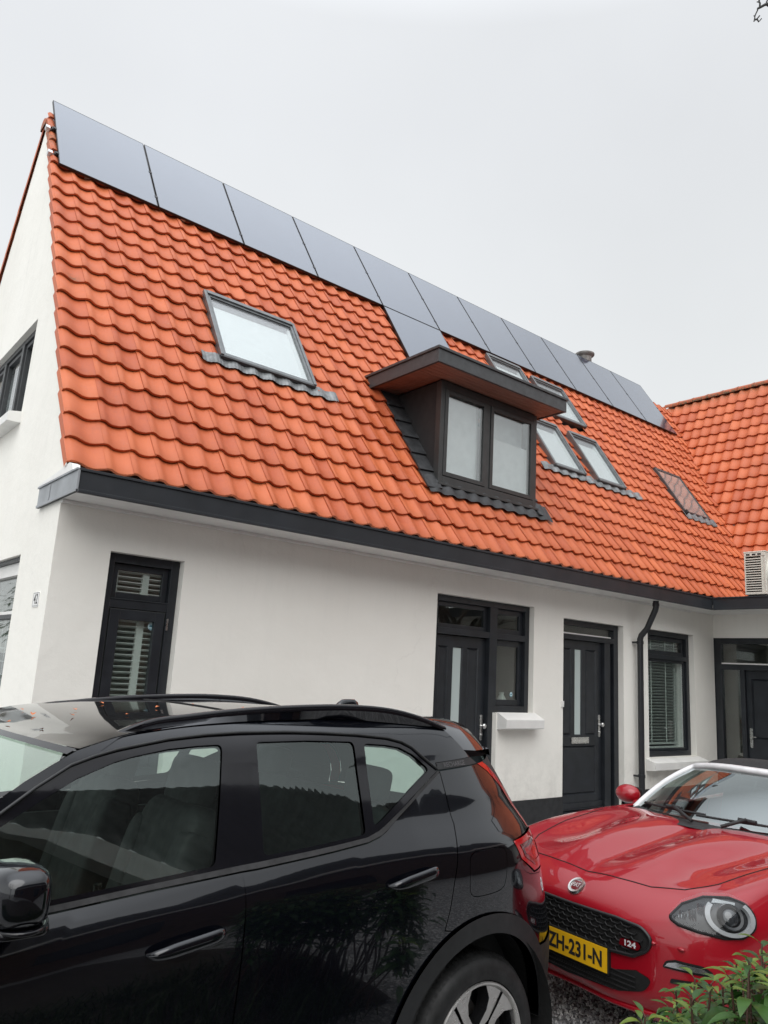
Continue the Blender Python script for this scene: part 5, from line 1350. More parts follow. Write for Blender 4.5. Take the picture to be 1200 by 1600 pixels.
def cast(o, d):
    h, n, i, dist = BV.ray_cast(Vector(o), Vector(d))
    if h is None:
        h, n, i, dist = BV.find_nearest(Vector(o)+Vector(d)*1.0)
    a, b, c = (BVV[k] for k in BVT[i]); from mathutils.interpolate import poly_3d_calc
    w = poly_3d_calc([a, b, c], h); nn = (BVN[BVT[i][0]]*w[0]+BVN[BVT[i][1]]*w[1]+BVN[BVT[i][2]]*w[2]).normalized()
    if nn.dot(Vector(d)) > 0: nn = -nn
    return h, nn
front_fn = lambda v, z: cast((-1, -v, z), (1, 0, 0))
top_fn = lambda u, v: cast((u, -v, 2), (0, 0, -1))
def rside_fn(sg): return lambda u, z: cast((u, -sg*2, z), (0, sg, 0))
def surf_line(fn, pts, r, name, mat, off=.0, n=5):
    mb = MB(); P = []
    for i in range(len(pts)-1):
        for k in range(6): a = pts[i][0]+(pts[i+1][0]-pts[i][0])*k/6; b = pts[i][1]+(pts[i+1][1]-pts[i][1])*k/6; p, nn = fn(a, b); P.append(p+nn*off)
    p, nn = fn(*pts[-1]); P.append(p+nn*off)
    mb.tube(P, r, n); return mb.build(name, mat, **RO_)
def roadster_body():
    mb = MB(); keepf = []
    c = len(RG[0]); V = [p for r in RG for p in r]; F = []
    for i in range(len(RG)-1):
        for j in range(c-1):
            m = (RG[i][j]+RG[i+1][j+1])/2
            if abs(m.y) > .55 and (math.hypot(m.x-.87, m.z-.31) < .355 or math.hypot(m.x-3.18, m.z-.31) < .36): continue
            if 1.35 < m.x < 2.75 and abs(m.y) < .66 and m.z > .8: continue
            F.append((i*c+j, i*c+j+1, (i+1)*c+j+1, (i+1)*c+j))
    mb.add(V, F, 0, True, BVN); mb.add([V[j] for j in range(c)], [tuple(range(c))], 0, True, [Vector((-1, 0, 0))]*c)
    mb.add([V[(len(RG)-1)*c+j] for j in range(c)], [tuple(range(c))], 0, False, [Vector((1, 0, 0))]*c)
    mb.build('body', 'carred', **RO_)
    # bonnet shut line and wing seams
    L = [(.42, -.60), (.26, -.52), (.19, -.38), (.165, -.2), (.16, 0), (.165, .2), (.19, .38), (.26, .52), (.42, .60), (.75, .665), (1.15, .70)]
    surf_line(top_fn, L, .0045, 'bonnet_seam', 'gap', -.001)
    surf_line(top_fn, [(.42, -.60), (.75, -.665), (1.15, -.70)], .0045, 'bonnet_seam', 'gap', -.001)
    for sg in (1, -1):
        surf_line(rside_fn(sg), [(.52, .775), (.54, .70), (.55, .62)], .004, 'wing_seam', 'gap', -.001)
        surf_line(rside_fn(sg), [(1.48, .84), (1.46, .6), (1.46, .35), (1.5, .22)], .004, 'door_seam', 'gap', -.001); surf_line(rside_fn(sg), [(2.62, .86), (2.66, .6), (2.58, .35), (2.45, .22)], .004, 'door_seam', 'gap', -.001)
    # grille
    gp = [(-.49, .555), (-.44, .595), (-.30, .603), (0, .600), (.30, .603), (.44, .595), (.49, .555), (.47, .505), (.40, .465), (.26, .452), (0, .448), (-.26, .452), (-.40, .465), (-.47, .505)]
    gp = [(v+.01, z) for v, z in gp]
    mb = MB(); patch(mb, front_fn, fillet(gp, .03), step=.04, estep=.02, thick=.02, off=.003); gr = mb.build('grille', 'gap', **RO_)
    mb = MB(); P = [front_fn(*q) for q in dens(fillet(gp, .03), .02)]; P = [p+n*.007 for p, n in P]; mb.tube(P+[P[0]], .009, 8); sub(mb, 'grille_frame', 'mesh', gr)
    mb = MB()
    for r in range(6):
        z = .462+r*.024
        for k in range(17):
            v = -.47+k*.06+(.03 if r % 2 else 0)
            quad = [(v, z+.012), (v+.012, z), (v+.048, z), (v+.06, z+.012)]
            q2 = [q for q in quad if inside(q, gp)]
            if len(q2) == 4:
                P = [front_fn(*q)[0]+Vector((-.008, 0, 0)) for q in quad]; mb.tube(P, .0035, 5)
                P = [front_fn(*q)[0]+Vector((-.006, 0, 0)) for q in [quad[0], (v, z+.022)]]; mb.tube(P, .0025, 4)
    sub(mb, 'grille_mesh', 'mesh', gr)
    mb = MB(); bp = fillet([(.335, .495), (.345, .527), (.44, .532), (.455, .515), (.44, .495)], .01)
    patch(mb, lambda a, b: (front_fn(a, b)[0]+Vector((-.013, 0, 0)), front_fn(a, b)[1]), bp, step=.02, thick=.008); sub(mb, 'badge', 'darkred', gr)
    mb = MB(); text_mesh(mb, '124', .034, lambda a, b, d: front_fn(.397+a, .513+b)[0]+Vector((-.0165, 0, 0)), sx=1.35, bold=.0012); sub(mb, 'badge_lettering', 'silver', gr)
    # lower intake
    ip = [(-.50, .385), (-.42, .405), (-.25, .36), (.25, .36), (.42, .405), (.50, .385), (.46, .325), (.32, .285), (0, .265), (-.32, .285), (-.46, .325)]
    mb = MB(); patch(mb, front_fn, fillet(ip, .03), step=.05, estep=.02, thick=.02, off=.003); it = mb.build('air_intake', 'gap', **RO_)
    mb = MB()
    for k in range(5):
        z = .285+k*.022; P = [front_fn(v, z)[0]+Vector((-.006, 0, 0)) for v in [-.42+.84*i/20 for i in range(21)] if inside((v, z), ip)]
        if len(P) > 1: mb.tube(P, .003, 4)
    sub(mb, 'intake_mesh', 'mesh', it)
    surf_line(front_fn, [(-.56, .235), (-.45, .228), (-.2, .215), (0, .21), (.2, .215), (.45, .228), (.56, .235)], .012, 'front_lip', 'carred', .004, 8)
    # number plate
    pb = thing_plate()
    # round emblem on the nose
    p, n = front_fn(.026, .675); bx = Vector((0, -1, 0)); by = n.cross(bx).normalized()*(1 if n.cross(bx).z > 0 else -1); bx = by.cross(n).normalized(); bx = bx if bx.y < 0 else -bx
    mpe = lambda a, b, h: p+bx*a+by*b+n*h
    mb = MB(); mb.lathe([(.0, .007), (.034, .007), (.036, .012), (.045, .013), (.049, .006), (.049, -.006)], 40, mp=mpe); em = mb.build('emblem', 'chrome', sharp=40, **RO_)
    mb = MB(); n_ = 28; w = .033
    sh = [(w*math.copysign(abs(math.cos(t))**.55, math.cos(t))*(.9 if math.sin(t) > 0 else .78), .028*math.copysign(abs(math.sin(t))**.6, math.sin(t))) for t in [2*PI*i/n_ for i in range(n_)]]
    mb.add([mpe(a, b, .0085) for a, b in sh], [tuple(range(n_))]); sub(mb, 'emblem_field', 'darkred', em)
    mb = MB(); text_mesh(mb, 'FIAT', .034, lambda a, b, d: mpe(a, b, .0105), sx=.72, bold=.001); sub(mb, 'emblem_lettering', 'chrome', em)
def thing_plate():
    mb = MB(); w, z0, z1, x = .26, .347, .457, -.012; t = .12
    mp = lambda a, b, h: Vector((x-h+(b-z0)*t*0+.0, -a, b))
    c0 = .012
    mb.box(x-.004, x+.03, -(c0+w+.008), -(c0-w-.008), z0-.008, z1+.008, 1)
    P = [(c0-w, z0), (c0+w, z0), (c0+w, z1), (c0-w, z1)]; mb.prism(P, lambda a, b, h: mp(a, b, h), .004, .007)
    pl = mb.build('number_plate', ['plate', 'plateblack'], bevel=.002, **RO_)
    M['euband'] = simple('blue_plate_band', (0.01, 0.04, 0.30), 0.4); mb = MB(); mb.prism([(c0-w+.003, z0+.003), (c0-w+.045, z0+.003), (c0-w+.045, z1-.003), (c0-w+.003, z1-.003)], lambda a, b, h: mp(a, b, h), .0068, .0078); sub(mb, 'plate_band', 'euband', pl)
    mb = MB(); text_mesh(mb, 'ZH-231-N', .108, lambda a, b, d: mp(c0+.055+a, (z0+z1)/2+b, .0085), bold=.0035, fit=(.353, .074)); sub(mb, 'plate_lettering', 'ink', pl)
def roadster_lamps():
    for sg in (1, -1):
        d = Vector((.80, sg*.55, -.22)).normalized(); cx = Vector((.26, -sg*.655, .672)); a1 = Vector((.55, -sg*.80, 0)).normalized(); a1 = (a1-d*a1.dot(d)).normalized(); a2 = d.cross(a1); a2 = a2 if a2.z > 0 else -a2
        fn = lambda a, b: cast(cx+a1*a+a2*b-d*1.0, d)
        o = [(-.188, -.030), (-.125, .034), (-.03, .076), (.08, .088), (.155, .072), (.19, .025), (.187, -.030), (.13, -.070), (.05, -.082), (-.06, -.072), (-.145, -.056)]
        o = fillet(o, .05)
        mb = MB(); patch(mb, fn, o, step=.03, estep=.015, thick=.03, off=.003); hl = mb.build('headlight', 'lamphouse', **RO_)
        mb = MB(); P = [fn(*q) for q in dens(o, .015)]; P = [p+n*.004 for p, n in P]; mb.tube(P+[P[0]], .006, 6); sub(mb, 'lamp_rim', 'gap', hl)
        mb = MB(); G = []
        for i in range(41):
            t = math.radians(-215+265*i/40); row = []
            for r_, h in ((.100, .006), (.098, .022), (.078, .024), (.076, .006)):
                q = (.075+r_*1.05*math.cos(t), .003+r_*.78*math.sin(t)); p, n = fn(*q); row.append(p+n*h)
            G.append(row)
        mb.grid(G); sub(mb, 'light_guide', 'drl', hl, sharp=40)
        mb = MB()
        for (a, b, r_) in ((.080, .006, .056),):
            p, n = fn(a, b); bx = a1; by = n.cross(bx).normalized(); bx = by.cross(n)
            mb.lathe([(r_*.72, .002), (r_*.78, .014), (r_, .018), (r_*1.08, .004)], 28, mp=lambda x, y, h: p+bx*x+by*y+n*h, mi=2)
            G = [[p+(bx*math.cos(t)+by*math.sin(t))*r_*.72*math.sin(k*PI/12)+n*(r_*.35*math.cos(k*PI/12)+.002) for t in [2*PI*j/24 for j in range(24)]] for k in range(7)]
            mb.grid(G, 1, True, True)
        for k in range(5): p, n = fn(-.16+k*.014, -.03+.004*k); mb.box(p.x-.004, p.x+.004, p.y-.004, p.y+.004, p.z-.012, p.z+.014)
        for (a, b, w_, h_) in ((-.085, -.012, .030, .026), (-.125, -.016, .024, .020), (-.045, .010, .024, .034)):
            for q in range(3):
                p, n = fn(a+q*w_*.4-.01, b); mb.add([p+a1*x+a2*y+n*z for x, y, z in ((-w_*.2, -h_, .003), (w_*.2, -h_, .012), (w_*.2, h_, .012), (-w_*.2, h_, .003))], [(0, 1, 2, 3)], 0)
        p, n = fn(.05, .062); mb.add([p+a1*x+a2*y+n*z for x, y, z in ((-.05, -.012, .004), (.05, -.02, .01), (.055, .008, .004), (-.04, .008, .012))], [(0, 1, 2, 3)], 0)
        sub(mb, 'projector', ['lampchrome', 'lampglass2', 'lamphouse'], hl, sharp=40)
        mb = MB(); patch(mb, fn, inset(o, .004), step=.03, estep=.015, thick=.0, off=.032); sub(mb, 'lamp_cover', 'lampglass', hl)
        # indicator strip and side slot
        fr = lambda v, z: front_fn(sg*v, z)
        ip = fillet([(.545, .455), (.56, .485), (.60, .497), (.70, .492), (.735, .468), (.72, .452)], .012)
        mb = MB(); patch(mb, fr, ip, step=.03, estep=.012, thick=.02, off=.003); il = mb.build('indicator', 'gap', **RO_)
        mb = MB(); patch(mb, fr, inset(ip, .009), step=.03, estep=.012, thick=.006, off=.008); sub(mb, 'indicator_lens', 'lampchrome', il)
        sp_ = fillet([(.575, .395), (.58, .415), (.72, .425), (.735, .405)], .008); mb = MB(); patch(mb, fr, sp_, step=.03, estep=.015, thick=.02, off=.003); mb.build('side_slot', 'gap', **RO_)
        for v in (.50, .62):
            p, n = front_fn(sg*v, .545); mb = MB(); mb.ball(p.x, p.y, p.z, .010, .02, .008, 12); mb.build('washer_cap', 'carred', **RO_)
        # mirror
        mb = MB(); mb.ball(1.72, -sg*.93, .925, .075, .098, .066, 24); mb.tube([Vector((1.70, -sg*.80, .865)), Vector((1.71, -sg*.86, .88)), Vector((1.715, -sg*.90, .90))], .022, 10); mr = mb.build('mirror', 'carred', **RO_)
        mb = MB(); rounded_box(mb, (1.772, -sg*.93, .925), (.014, .082, .05)); sub(mb, 'mirror_glass', 'gap', mr)
M['lampglass2'] = simple('projector_lens', (0.03, 0.032, 0.036), 0.05, coat=1.0)
def roadster_top():
    base = lambda b: Vector((1.19+.27*abs(b)**2, -b*.665, .905-.018*abs(b)**2)); head = lambda b: Vector((1.86+.12*abs(b)**2, -b*.545, 1.195-.035*abs(b)**3))
    G = []
    for i in range(13):
        t = i/12; row = []
        for j in range(29):
            b = -1+2*j/28; p = base(b*.965).lerp(head(b*.955), .01+.955*t); p += Vector((-.02, 0, .03))*math.sin(PI*t)*.8; row.append(p)
        G.append(row)
    mb = MB(); mb.grid(G); M['screen2'] = glass('coated_windscreen_glass', (0.66, 0.76, 0.74), 0.26, gloss=(.92, 1, 1)); mb.build('windscreen', 'screen2', **RO_)
    mb = MB(); P = [base(-1)+Vector((0, 0, -.01))]
    for t in [i/10 for i in range(11)]:
        p = base(-1).lerp(head(-1), t)+Vector((-.02, 0, .03))*math.sin(PI*t)*.8; P.append(p)
    for j in range(1, 28): P.append(head(-1+2*j/28)+Vector((0, 0, .004)))
    for t in [1-i/10 for i in range(11)]: P.append(base(1).lerp(head(1), t)+Vector((-.02, 0, .03))*math.sin(PI*t)*.8)
    mb.tube(P, [.022]*len(P), 10); mb.build('screen_frame', 'silver', **RO_)
    # header panel then canvas
    G = []
    for i in range(5):
        t = i/4; row = []
        for j in range(29): b = -1+2*j/28; p = head(b*.99); row.append(p+Vector((.07*t, -b*.008*t, .008+.016*t**.7)))
        G.append(row)
    mb = MB(); mb.grid(G); mb.build('screen_header', 'silver', **RO_)
    G = []
    secs = [(0.0, 0), (.10, .018), (.3, .026), (.6, .0), (.85, -.10), (1.05, -.22), (1.15, -.30)]
    for dx, dz in secs:
        row = []
        for j in range(33):
            b = -1+2*j/32; e = abs(b)**3; w = .56+.12*min(1, dx*1.1)
            row.append(Vector((1.925+dx*1.09+.115*b*b*(1-dx*.6), -b*w, 1.216+dz+.012*min(1, dx/.1)-.055*abs(b)**2.6-(.02+.22*min(1, dx/.9))*max(0, (abs(b)-.82)/.18)**1.5)))
        G.append(row)
    mb = MB(); mb.grid(G); mb.build('soft_top', 'softtop', **RO_)
    for sg in (1, -1):
        mb = MB(); a = Vector((1.52, -sg*.70, .885)); mb.add([a, Vector((2.75, -sg*.70, .90)), Vector((2.70, -sg*.66, 1.08)), Vector((2.35, -sg*.61, 1.165)), Vector((2.05, -sg*.57, 1.175))], [(0, 1, 2, 3, 4)]); mb.build('side_window', 'cardark', **RO_)
    mb = MB(); mb.box(1.3, 2.8, -.66, .66, .30, .34); mb.box(1.36, 1.66, -.64, .64, .62, .865); mb.build('cabin_trim', 'interiorgrey', **RO_)
    for y in (-.35, .35):
        mb = MB(); rounded_box(mb, (2.40, y, .75), (.09, .23, .33), rx=.25); rounded_box(mb, (2.52, y, 1.05), (.06, .13, .10), rx=.2); rounded_box(mb, (2.15, y, .48), (.25, .23, .09)); mb.build('seat', 'interior', **RO_)
    mb = MB(); mb.tube([Vector((1.86, 0, 1.14)), Vector((1.83, 0, 1.09))], .008, 6); rounded_box(mb, (1.83, 0, 1.07), (.014, .11, .03)); mb.build('inner_mirror', 'rubber', **RO_)
    # cowl and wipers
    G = [[base(b*.98)+Vector((dx, 0, dz)) for b in [-1+2*j/24 for j in range(25)]] for dx, dz in ((-.10, -.008), (-.02, .004), (.03, .012))]
    mb = MB(); mb.grid(G); mb.build('cowl', 'rubber', **RO_)
    for v0, v1, vp in ((-.53, .02, -.02), (-.03, .50, .16)):
        P = []
        for k in range(13):
            v = v0+(v1-v0)*k/12; b = v/.665; p = base(b).lerp(head(b), .075+.03*k/12)+Vector((-.03, 0, .028)); P.append(p)
        mb = MB(); mb.tube(P, .008, 6); mid = P[7]; mb.tube([base(vp/.665)+Vector((-.04, 0, .02)), mid+Vector((-.02, 0, .022)), mid+Vector((0, 0, .006))], .011, 6); mb.tube([mid+Vector((-.0, -.05, .012)), mid+Vector((-.0, .06, .012))], .013, 6)
        mb.build('wiper', 'rubber', **RO_)
def roadster_wheels():
    for cx in (.87, 3.18):
        for sg in (1, -1):
            mp = lambda a, b, h: Vector((cx+a, -sg*(.855+h), .305+b)); mb = MB()
            mb.lathe([(.215, -.02), (.222, 0), (.25, .004), (.285, -.01), (.302, -.04), (.302, -.17), (.28, -.19), (.215, -.19)], 48, mp=mp); w = mb.build('wheel', 'tyre', sharp=40, **RO_)
            mb = MB(); mb.lathe([(.216, -.004), (.205, -.004), (.195, -.05), (.195, -.15), (0, -.15)], 40, mp=mp, mi=1)
            for k in range(10):
                a = 2*PI*k/10; P = lambda r_, q, h: mp(r_*math.cos(a+q), r_*math.sin(a+q), h)
                V = [P(.04, .5, -.03), P(.04, -.5, -.03), P(.208, -.07, -.008), P(.208, .07, -.008)]; V += [P(.04, .5, -.06), P(.04, -.5, -.06), P(.208, -.07, -.05), P(.208, .07, -.05)]
                mb.add(V, [(0, 1, 2, 3), (0, 4, 5, 1), (1, 5, 6, 2), (3, 2, 6, 7), (0, 3, 7, 4)])
            sub(mb, 'rim', ['rimsilver', 'rimblack'], w, sharp=35)
            mb = MB(); G = [[Vector((cx+.355*math.cos(t), -sg*v, .31+.355*math.sin(t))) for t in [math.radians(-25+230*i/24) for i in range(25)]] for v in (.86, .5)]; mb.grid(G); mb.add(G[1]+[Vector((cx, -sg*.5, .3))], [(i, i+1, 25) for i in range(24)]); mb.build('arch_liner', 'gap', **RO_)
    mb = MB(); mb.box(.3, 3.8, -.70, .70, .16, .19); mb.build('underbody', 'gap', **RO_)
roadster_body(); roadster_lamps(); roadster_top(); roadster_wheels()

# ------------------------------------------------------------------ planting, trees, the house across the yard
def leaf_shape(L, W, droop, fold=.25, n=6, cup=.0):
    """curved pointed leaf along +x: rows of (left, mid, right)"""
    R = []
    for i in range(n+1):
        t = i/n; w = W*.5*(math.sin(PI*min(1, t**.8*.98+.01)))**.85*(1-.15*t) if 0 < i < n else .0008
        x = L*t*(1-.12*t*abs(droop)); z = -droop*L*.55*t*t
        R.append([(x, w, z+fold*w), (x, 0, z), (x, -w, z+fold*w)])
    return R
def add_leaf(mb, base, dirv, up, L, W, droop, mi=0, tone=.5, fold=.25, n=5):
    x = Vector(dirv).normalized(); z = Vector(up); z = (z-x*z.dot(x)); z = z.normalized() if z.length > 1e-5 else x.orthogonal().normalized(); y = z.cross(x)
    mb.add([Vector(base)+x*a+y*b+z*c for row in leaf_shape(L, W, droop, fold, n) for a, b, c in row], [(i*3+j, i*3+j+1, i*3+j+4, i*3+j+3) for i in range(n) for j in range(2)], mi, True, None, tone)
def make_shrub():
    r = random.Random(21)
    t = thing('shrub', (.62, -5.12, 0), label='leafy green shrub with lime young tips and reddish stems in the foreground', cat='shrub')
    tips = [(0.768, -5.126, 0.944), (0.773, -5.042, 0.860), (0.580, -5.014, 0.848), (0.440, -5.034, 0.850), (0.336, -5.002, 0.796), (0.730, -4.880, 0.644), (0.423, -5.252, 0.976), (0.366, -4.973, 0.728), (0.897, -5.215, 0.902), (0.579, -5.272, 0.895), (1.078, -4.935, 0.775), (0.390, -5.220, 0.949), (0.922, -5.075, 0.748), (0.670, -4.948, 0.596), (1.123, -4.963, 0.785), (1.067, -4.985, 0.747), (1.065, -4.821, 0.638), (0.634, -5.272, 0.974), (0.849, -5.222, 0.946), (0.686, -5.122, 0.880), (0.761, -4.927, 0.658), (1.131, -4.872, 0.604), (1.286, -4.968, 0.726), (1.187, -4.900, 0.672), (0.965, -5.133, 0.756), (0.871, -5.080, 0.855), (0.341, -5.127, 0.749), (1.116, -5.045, 0.825), (0.422, -5.149, 0.907), (0.304, -5.156, 0.900), (0.431, -5.236, 0.819), (1.220, -4.914, 0.684), (1.169, -4.799, 0.475), (0.314, -5.156, 0.822), (0.559, -4.957, 0.726), (1.068, -4.925, 0.766), (1.020, -4.762, 0.636), (0.903, -5.161, 0.864), (0.870, -5.040, 0.791), (0.788, -5.029, 0.669), (0.911, -4.891, 0.570), (0.664, -4.917, 0.676), (0.395, -5.221, 0.748), (0.793, -4.950, 0.761), (0.418, -5.258, 0.995), (0.678, -5.122, 0.780), (1.001, -5.015, 0.826), (0.933, -4.616, 0.370), (0.614, -4.955, 0.733), (0.617, -5.138, 0.879), (0.772, -4.933, 0.686), (0.308, -5.155, 0.818), (0.967, -4.946, 0.660), (0.461, -5.075, 0.840), (0.597, -4.926, 0.597), (0.672, -5.165, 0.889), (0.805, -5.173, 0.903), (0.990, -5.102, 0.862), (0.840, -5.182, 0.881), (0.406, -5.061, 0.777), (1.136, -5.007, 0.759), (0.727, -4.850, 0.681), (0.739, -5.183, 0.798), (0.429, -4.998, 0.768), (0.638, -4.992, 0.652), (0.460, -5.127, 0.733), (0.908, -4.620, 0.388), (1.267, -4.990, 0.716), (0.649, -5.290, 1.014), (0.843, -5.108, 0.844), (0.550, -5.011, 0.709), (0.486, -5.015, 0.715), (0.468, -5.314, 0.998), (1.225, -5.024, 0.768), (0.978, -5.122, 0.706), (0.408, -4.947, 0.744), (0.815, -5.078, 0.838), (0.595, -5.053, 0.730), (0.926, -4.776, 0.613), (0.485, -5.148, 0.887)]
    sm = MB(); lm = MB()
    for k, tp in enumerate(tips):
        tp = Vector(tp); b = Vector((.62+r.uniform(-.18, .18)+(tp.x-.62)*.8, -5.15+r.uniform(-.1, .1)+(tp.y+5.15)*.8, 0)); P = []
        for i in range(9):
            s = i/8; p = b.lerp(tp, s); p.z = tp.z*s; p += Vector((math.sin(s*5+k)*.015, math.cos(s*4+k)*.015, 0)); P.append(p)
        P[-1] = tp
        sm.tube(P, [.0065-.0038*i/8 for i in range(9)], 6)
        a0 = r.uniform(0, 6)
        nl = 24
        for i in range(nl):
            s = .62+.38*i/(nl-1); f = s*8; j = min(7, int(f)); p = P[j].lerp(P[j+1], f-j)
            ang = a0+i*2.4; young = i >= nl-4; el = .75 if young else r.uniform(-.25, .4); d = Vector((math.cos(ang), math.sin(ang), el))
            L = r.uniform(.075, .105)*(.62 if young else 1); 
            st = p+d.normalized()*.012; sm.tube([p, st], .0014, 4, caps=False)
            add_leaf(lm, st, d, Vector((-d.x*.3, -d.y*.3, 1)), L, L*r.uniform(.36, .45), r.uniform(.6, 1.25), 1 if (young and r.random() < .55) else 0, r.random(), r.uniform(.15, .5))
    for i in range(900):
        q = Vector(r.choice(tips)); p = Vector((q.x+r.uniform(-.08, .08), q.y+r.uniform(-.08, .08), q.z*r.uniform(.4, .93))); ang = r.uniform(0, 6.3); d = Vector((math.cos(ang), math.sin(ang), r.uniform(-.3, .5)))
        L = r.uniform(.06, .09); add_leaf(lm, p, d, (0, 0, 1), L, L*.4, r.uniform(.3, .9), 0, r.random()*.7, .3)
    sm.build('stem', 'redstem', t); lm.build('foliage', ['leaf', 'newleaf'], t, tone=True, recalc=False)
make_shrub()
def branch(mb, p, d, L, r0, depth, r, sag=0.0):
    n = 5; P = [Vector(p)]; dd = Vector(d).normalized()
    for i in range(n):
        dd = (dd+Vector((r.uniform(-1, 1), r.uniform(-1, 1), r.uniform(-.6, 1)-sag))*.16).normalized(); P.append(P[-1]+dd*L/n)
    mb.tube(P, [r0*(1-.45*i/n) for i in range(n+1)], 6 if r0 > .02 else 4, caps=False)
    if depth == 0: return
    for k in range(3 if depth > 1 else 3):
        s = r.choice([2, 3, 4, 5]) if k else 5; q = P[s]
        t = (P[s]-P[s-1]).normalized(); o = t.orthogonal().normalized(); o.rotate(Matrix.Rotation(r.uniform(0, 6.3), 3, t)); nd = t*math.cos(.6)+o*math.sin(.6)+Vector((0, 0, .12-sag))
        branch(mb, q, nd, L*r.uniform(.6, .82), r0*.55, depth-1, r, sag)
def bare_tree(x, y, h, seed, label, spread=.28, lv=4):
    r = random.Random(seed); t = thing('bare_tree', (x, y, 0), label=label, cat='tree')
    mb = MB(); P = [(x+math.sin(i)*.05, y+math.cos(i*1.3)*.05, h*.42*i/6) for i in range(7)]; mb.tube(P, [.17-.012*i for i in range(7)], 12); mb.build('trunk', 'bark', t)
    mb = MB()
    for k in range(6):
        a = k*1.05+r.uniform(0, .5); branch(mb, (x, y, h*(.30+.02*k)), (math.cos(a), math.sin(a), 1.1), h*spread, .06, lv, r)
    mb.build('crown', 'bark', t)
    return t
def make_trees():
    t = bare_tree(9.5, -4.9, 6.5, 4, 'bare winter tree at right whose twig tip hangs into the top corner', .15, 3)
    mb = MB(); tip = Vector((3.515, -4.078, 6.875)); R_ = Vector((.771, -.634, .056)); U_ = Vector((-.173, -.124, .977)); s = 6/1192.5
    q = lambda x, y: tip+R_*((x-1181)*s)+U_*((28-y)*s)
    mb.tube([Vector((9.5, -4.9, 2.6)), Vector((7.6, -4.7, 4.8)), Vector((5.4, -4.45, 6.4)), q(1215, 0), q(1203, 6), q(1195, 8), q(1188, 12), q(1184, 14)], [.045, .035, .025, .013, .011, .0105, .0095, .008], 8)
    for L, w in (([(1187, 12), (1187.5, 6), (1186, 3), (1187, -8), (1189, -20)], .0075), ([(1197, 7), (1198, 3), (1203, -6)], .007), ([(1198, 8), (1202, 11), (1210, 11)], .008), ([(1184, 13), (1183.5, 17), (1181, 22), (1179.5, 26), (1179, 30), (1178, 34)], .006), ([(1179.5, 26), (1177.5, 25)], .005), ([(1179.5, 31), (1183, 30), (1187, 25)], .006), ([(1183, 30.5), (1185.5, 35), (1187, 33), (1190, 29.5)], .0055), ([(1178, 34), (1179, 32), (1183.5, 31)], .006), ([(1186, 4), (1182.5, 3.5)], .005)):
        mb.tube([q(*p) for p in L], [w*(1-.35*i/len(L)) for i in range(len(L))], 6)
    mb.build('branch', 'twig', t)
    bare_tree(-7.5, -9.5, 8.5, 9, 'bare winter tree standing left behind the viewer, seen in reflections')
make_trees()
def make_conifer():
    r = random.Random(8); x0, y0 = -3.6, 13.5; t = thing('conifer', (x0, y0, 0), label='dark evergreen tree beside the house, mirrored in the lower gable window', cat='tree')
    mb = MB(); mb.tube([(x0, y0, -.2), (x0+.05, y0, 3), (x0, y0+.05, 6.4)], [.2, .13, .03], 10); mb.build('trunk', 'bark', t)
    mb = MB()
    for k in range(90):
        h = .8+5.6*r.random(); L = (6.6-h)*.36*r.uniform(.6, 1.1); a = r.uniform(0, 6.3); d = Vector((math.cos(a), math.sin(a), r.uniform(-.25, .15)))
        for i in range(34):
            s = r.random()**.6; p = Vector((x0, y0, h))+d*L*s+Vector((r.uniform(-.18, .18), r.uniform(-.18, .18), r.uniform(-.14, .08))); an = a+r.uniform(-.9, .9)
            add_leaf(mb, p, (math.cos(an), math.sin(an), r.uniform(-.5, .1)), (0, 0, 1), r.uniform(.16, .30), .07, .5, 0, r.random(), .1, 2)
    mb.build('crown', 'hedge', t, tone=True, recalc=False)
make_conifer()
def make_far_house():
    """the house across the yard, seen mirrored in the car and the windows"""
    t = thing('neighbour_house', (1.4, -10.2, 0), (0, 0, .36), label='dark brick house with dark tiled roof and white gutter, mirrored in the black car', cat='house')
    kw = dict(parent=t, local=True); y0, zg, x0, x1 = 0.0, 4.05, -8.0, 8.5
    mb = MB(); mb.box(x0, x1, y0-4, y0, -.3, zg-.2); mb.build('wall', 'brick', **kw)
    mb = MB(); mb.box(x0-.2, x1+.2, y0, y0+.30, zg-.24, zg); mb.build('gutter', 'white_trim', **kw)
    mb = MB(); G = []
    n = int((x1-x0)/.04)
    for k in range(15):
        for q in (0, 1):
            s = k*.32+q*.319; row = []
            for i in range(n+1):
                x = x0-.2+.041*i; row.append(Vector((x, y0+.15-s*.56, zg+.02+s*.83+.035*math.cos(2*PI*x/.25)+(.03 if q == 0 else 0))))
            G.append(row)
    mb.grid(G); mb.build('roof', 'dark_tile', recalc=False, **kw)
    for x in (-6.5, -3.5, -.5, 2.0): mb = MB(); mb.box(x, x+1.2, y0-.02, y0+.02, .9, 2.3); mb.build('window', 'glossblack', **kw)
make_far_house()
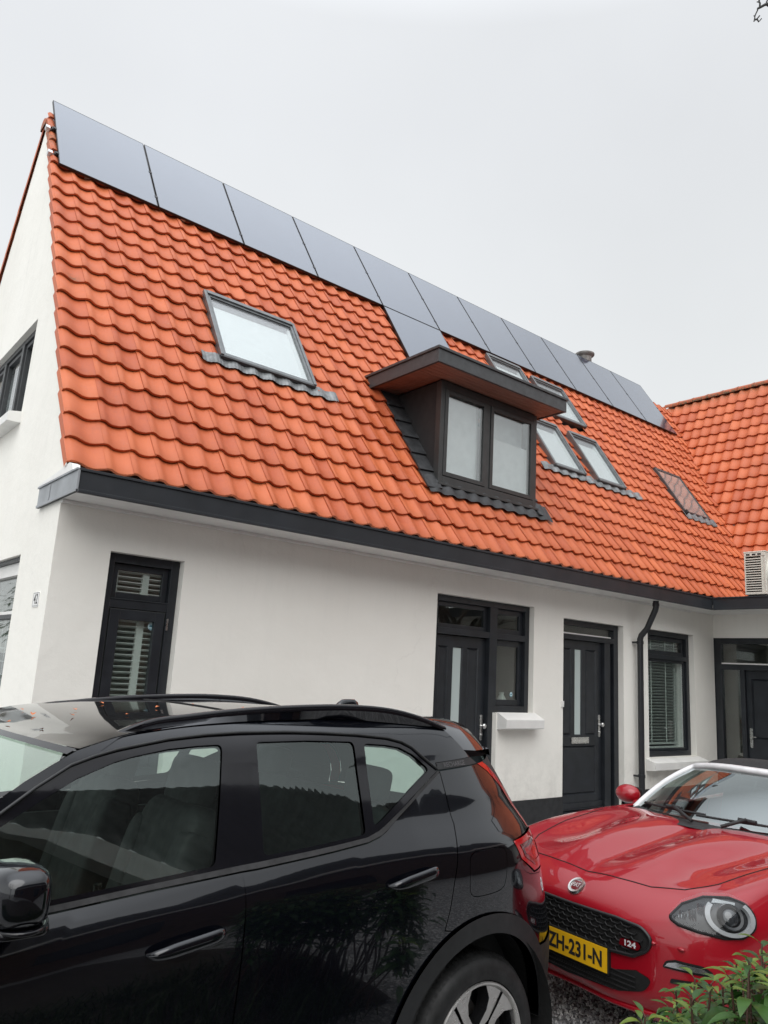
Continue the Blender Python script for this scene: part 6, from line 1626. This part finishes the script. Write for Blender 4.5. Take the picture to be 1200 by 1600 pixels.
def make_bed():
    M['soil'] = simple('dark_soil', (0.035, 0.028, 0.021), 0.95, var=0.3, scale=14, bump=0.8, bscale=40, bdist=.02)
    mb = MB(); mb.add([(-9, -9.5, -.12), (1.15, -9.5, -.12), (1.15, -4.85, -.12), (-9, -4.62, -.12)], [(0, 1, 2, 3)]); setp(mb.build('soil_bed', 'soil'), 'dark planting soil beside the driveway in front of the black car', 'soil', kind='structure')
    r = random.Random(5); mb = MB()
    for i in range(5200):
        x = r.uniform(-5, 1.0); y = r.uniform(-5.9, -4.75); h = r.uniform(.12, .42)
        a = r.uniform(0, 6.3); d = Vector((math.cos(a)*.5, math.sin(a)*.5, 1)).normalized(); w = Vector((-math.sin(a), math.cos(a), 0))*.004; p = Vector((x, y, -.12)); m = p+d*h*.6; e = m+Vector((d.x*.9, d.y*.9, .25))*h*.5
        mb.add([p-w, p+w, m-w*.8, m+w*.8, e], [(0, 1, 3, 2), (2, 3, 4)], 0, False, None, r.random())
    setp(mb.build('ground_cover', 'hedge', tone=True), 'dark grassy ground cover in the planting bed', 'ground cover', kind='stuff')
make_bed()
def make_leaf_bits():
    r = random.Random(2); mw = Matrix.Translation(CARX.location) @ Euler(CARX.rotation_euler).to_matrix().to_4x4()
    spots = [(1.98, -.12, 0), (2.05, .12, 0), (2.12, -.05, 0), (2.2, .28, 0), (2.3, -.25, 0), (2.62, -.02, 0), (1.9, .25, 0), (2.75, .2, 0), (2.0, -.35, 0), (1.86, -.02, 0), (2.4, .1, 0)]
    proto = None
    for i, (u, v, _) in enumerate(spots):
        zc = ditch_z(max(u, 1.9)); k = min(1, max(0, (u-1.78)/.5)); z = zc+.001+(.014-.004*k)*(1-abs(v/.66)**2.2)+.004; w = mw @ Vector((u, -v, z))
        mb = MB(); L = r.uniform(.010, .022); add_leaf(mb, (-L/2, 0, 0), (1, .1, .05), (0, 0, 1), L, L*.55, -.4, 0, .5, .5, 4); add_leaf(mb, (-L/3, L*.2, .001), (.4, .9, .1), (0, 0, 1), L*.7, L*.4, -.5, 0, .5, .4, 4)
        o = mb.build('fallen_leaf', 'orangeleaf'); o.location = w; o.rotation_euler = (r.uniform(-.2, .2), r.uniform(-.2, .2), r.uniform(0, 6))
        setp(o, 'tiny orange dead leaf scrap lying on the black car roof', 'leaf scrap', 'leaf scraps on the car roof')
make_leaf_bits()
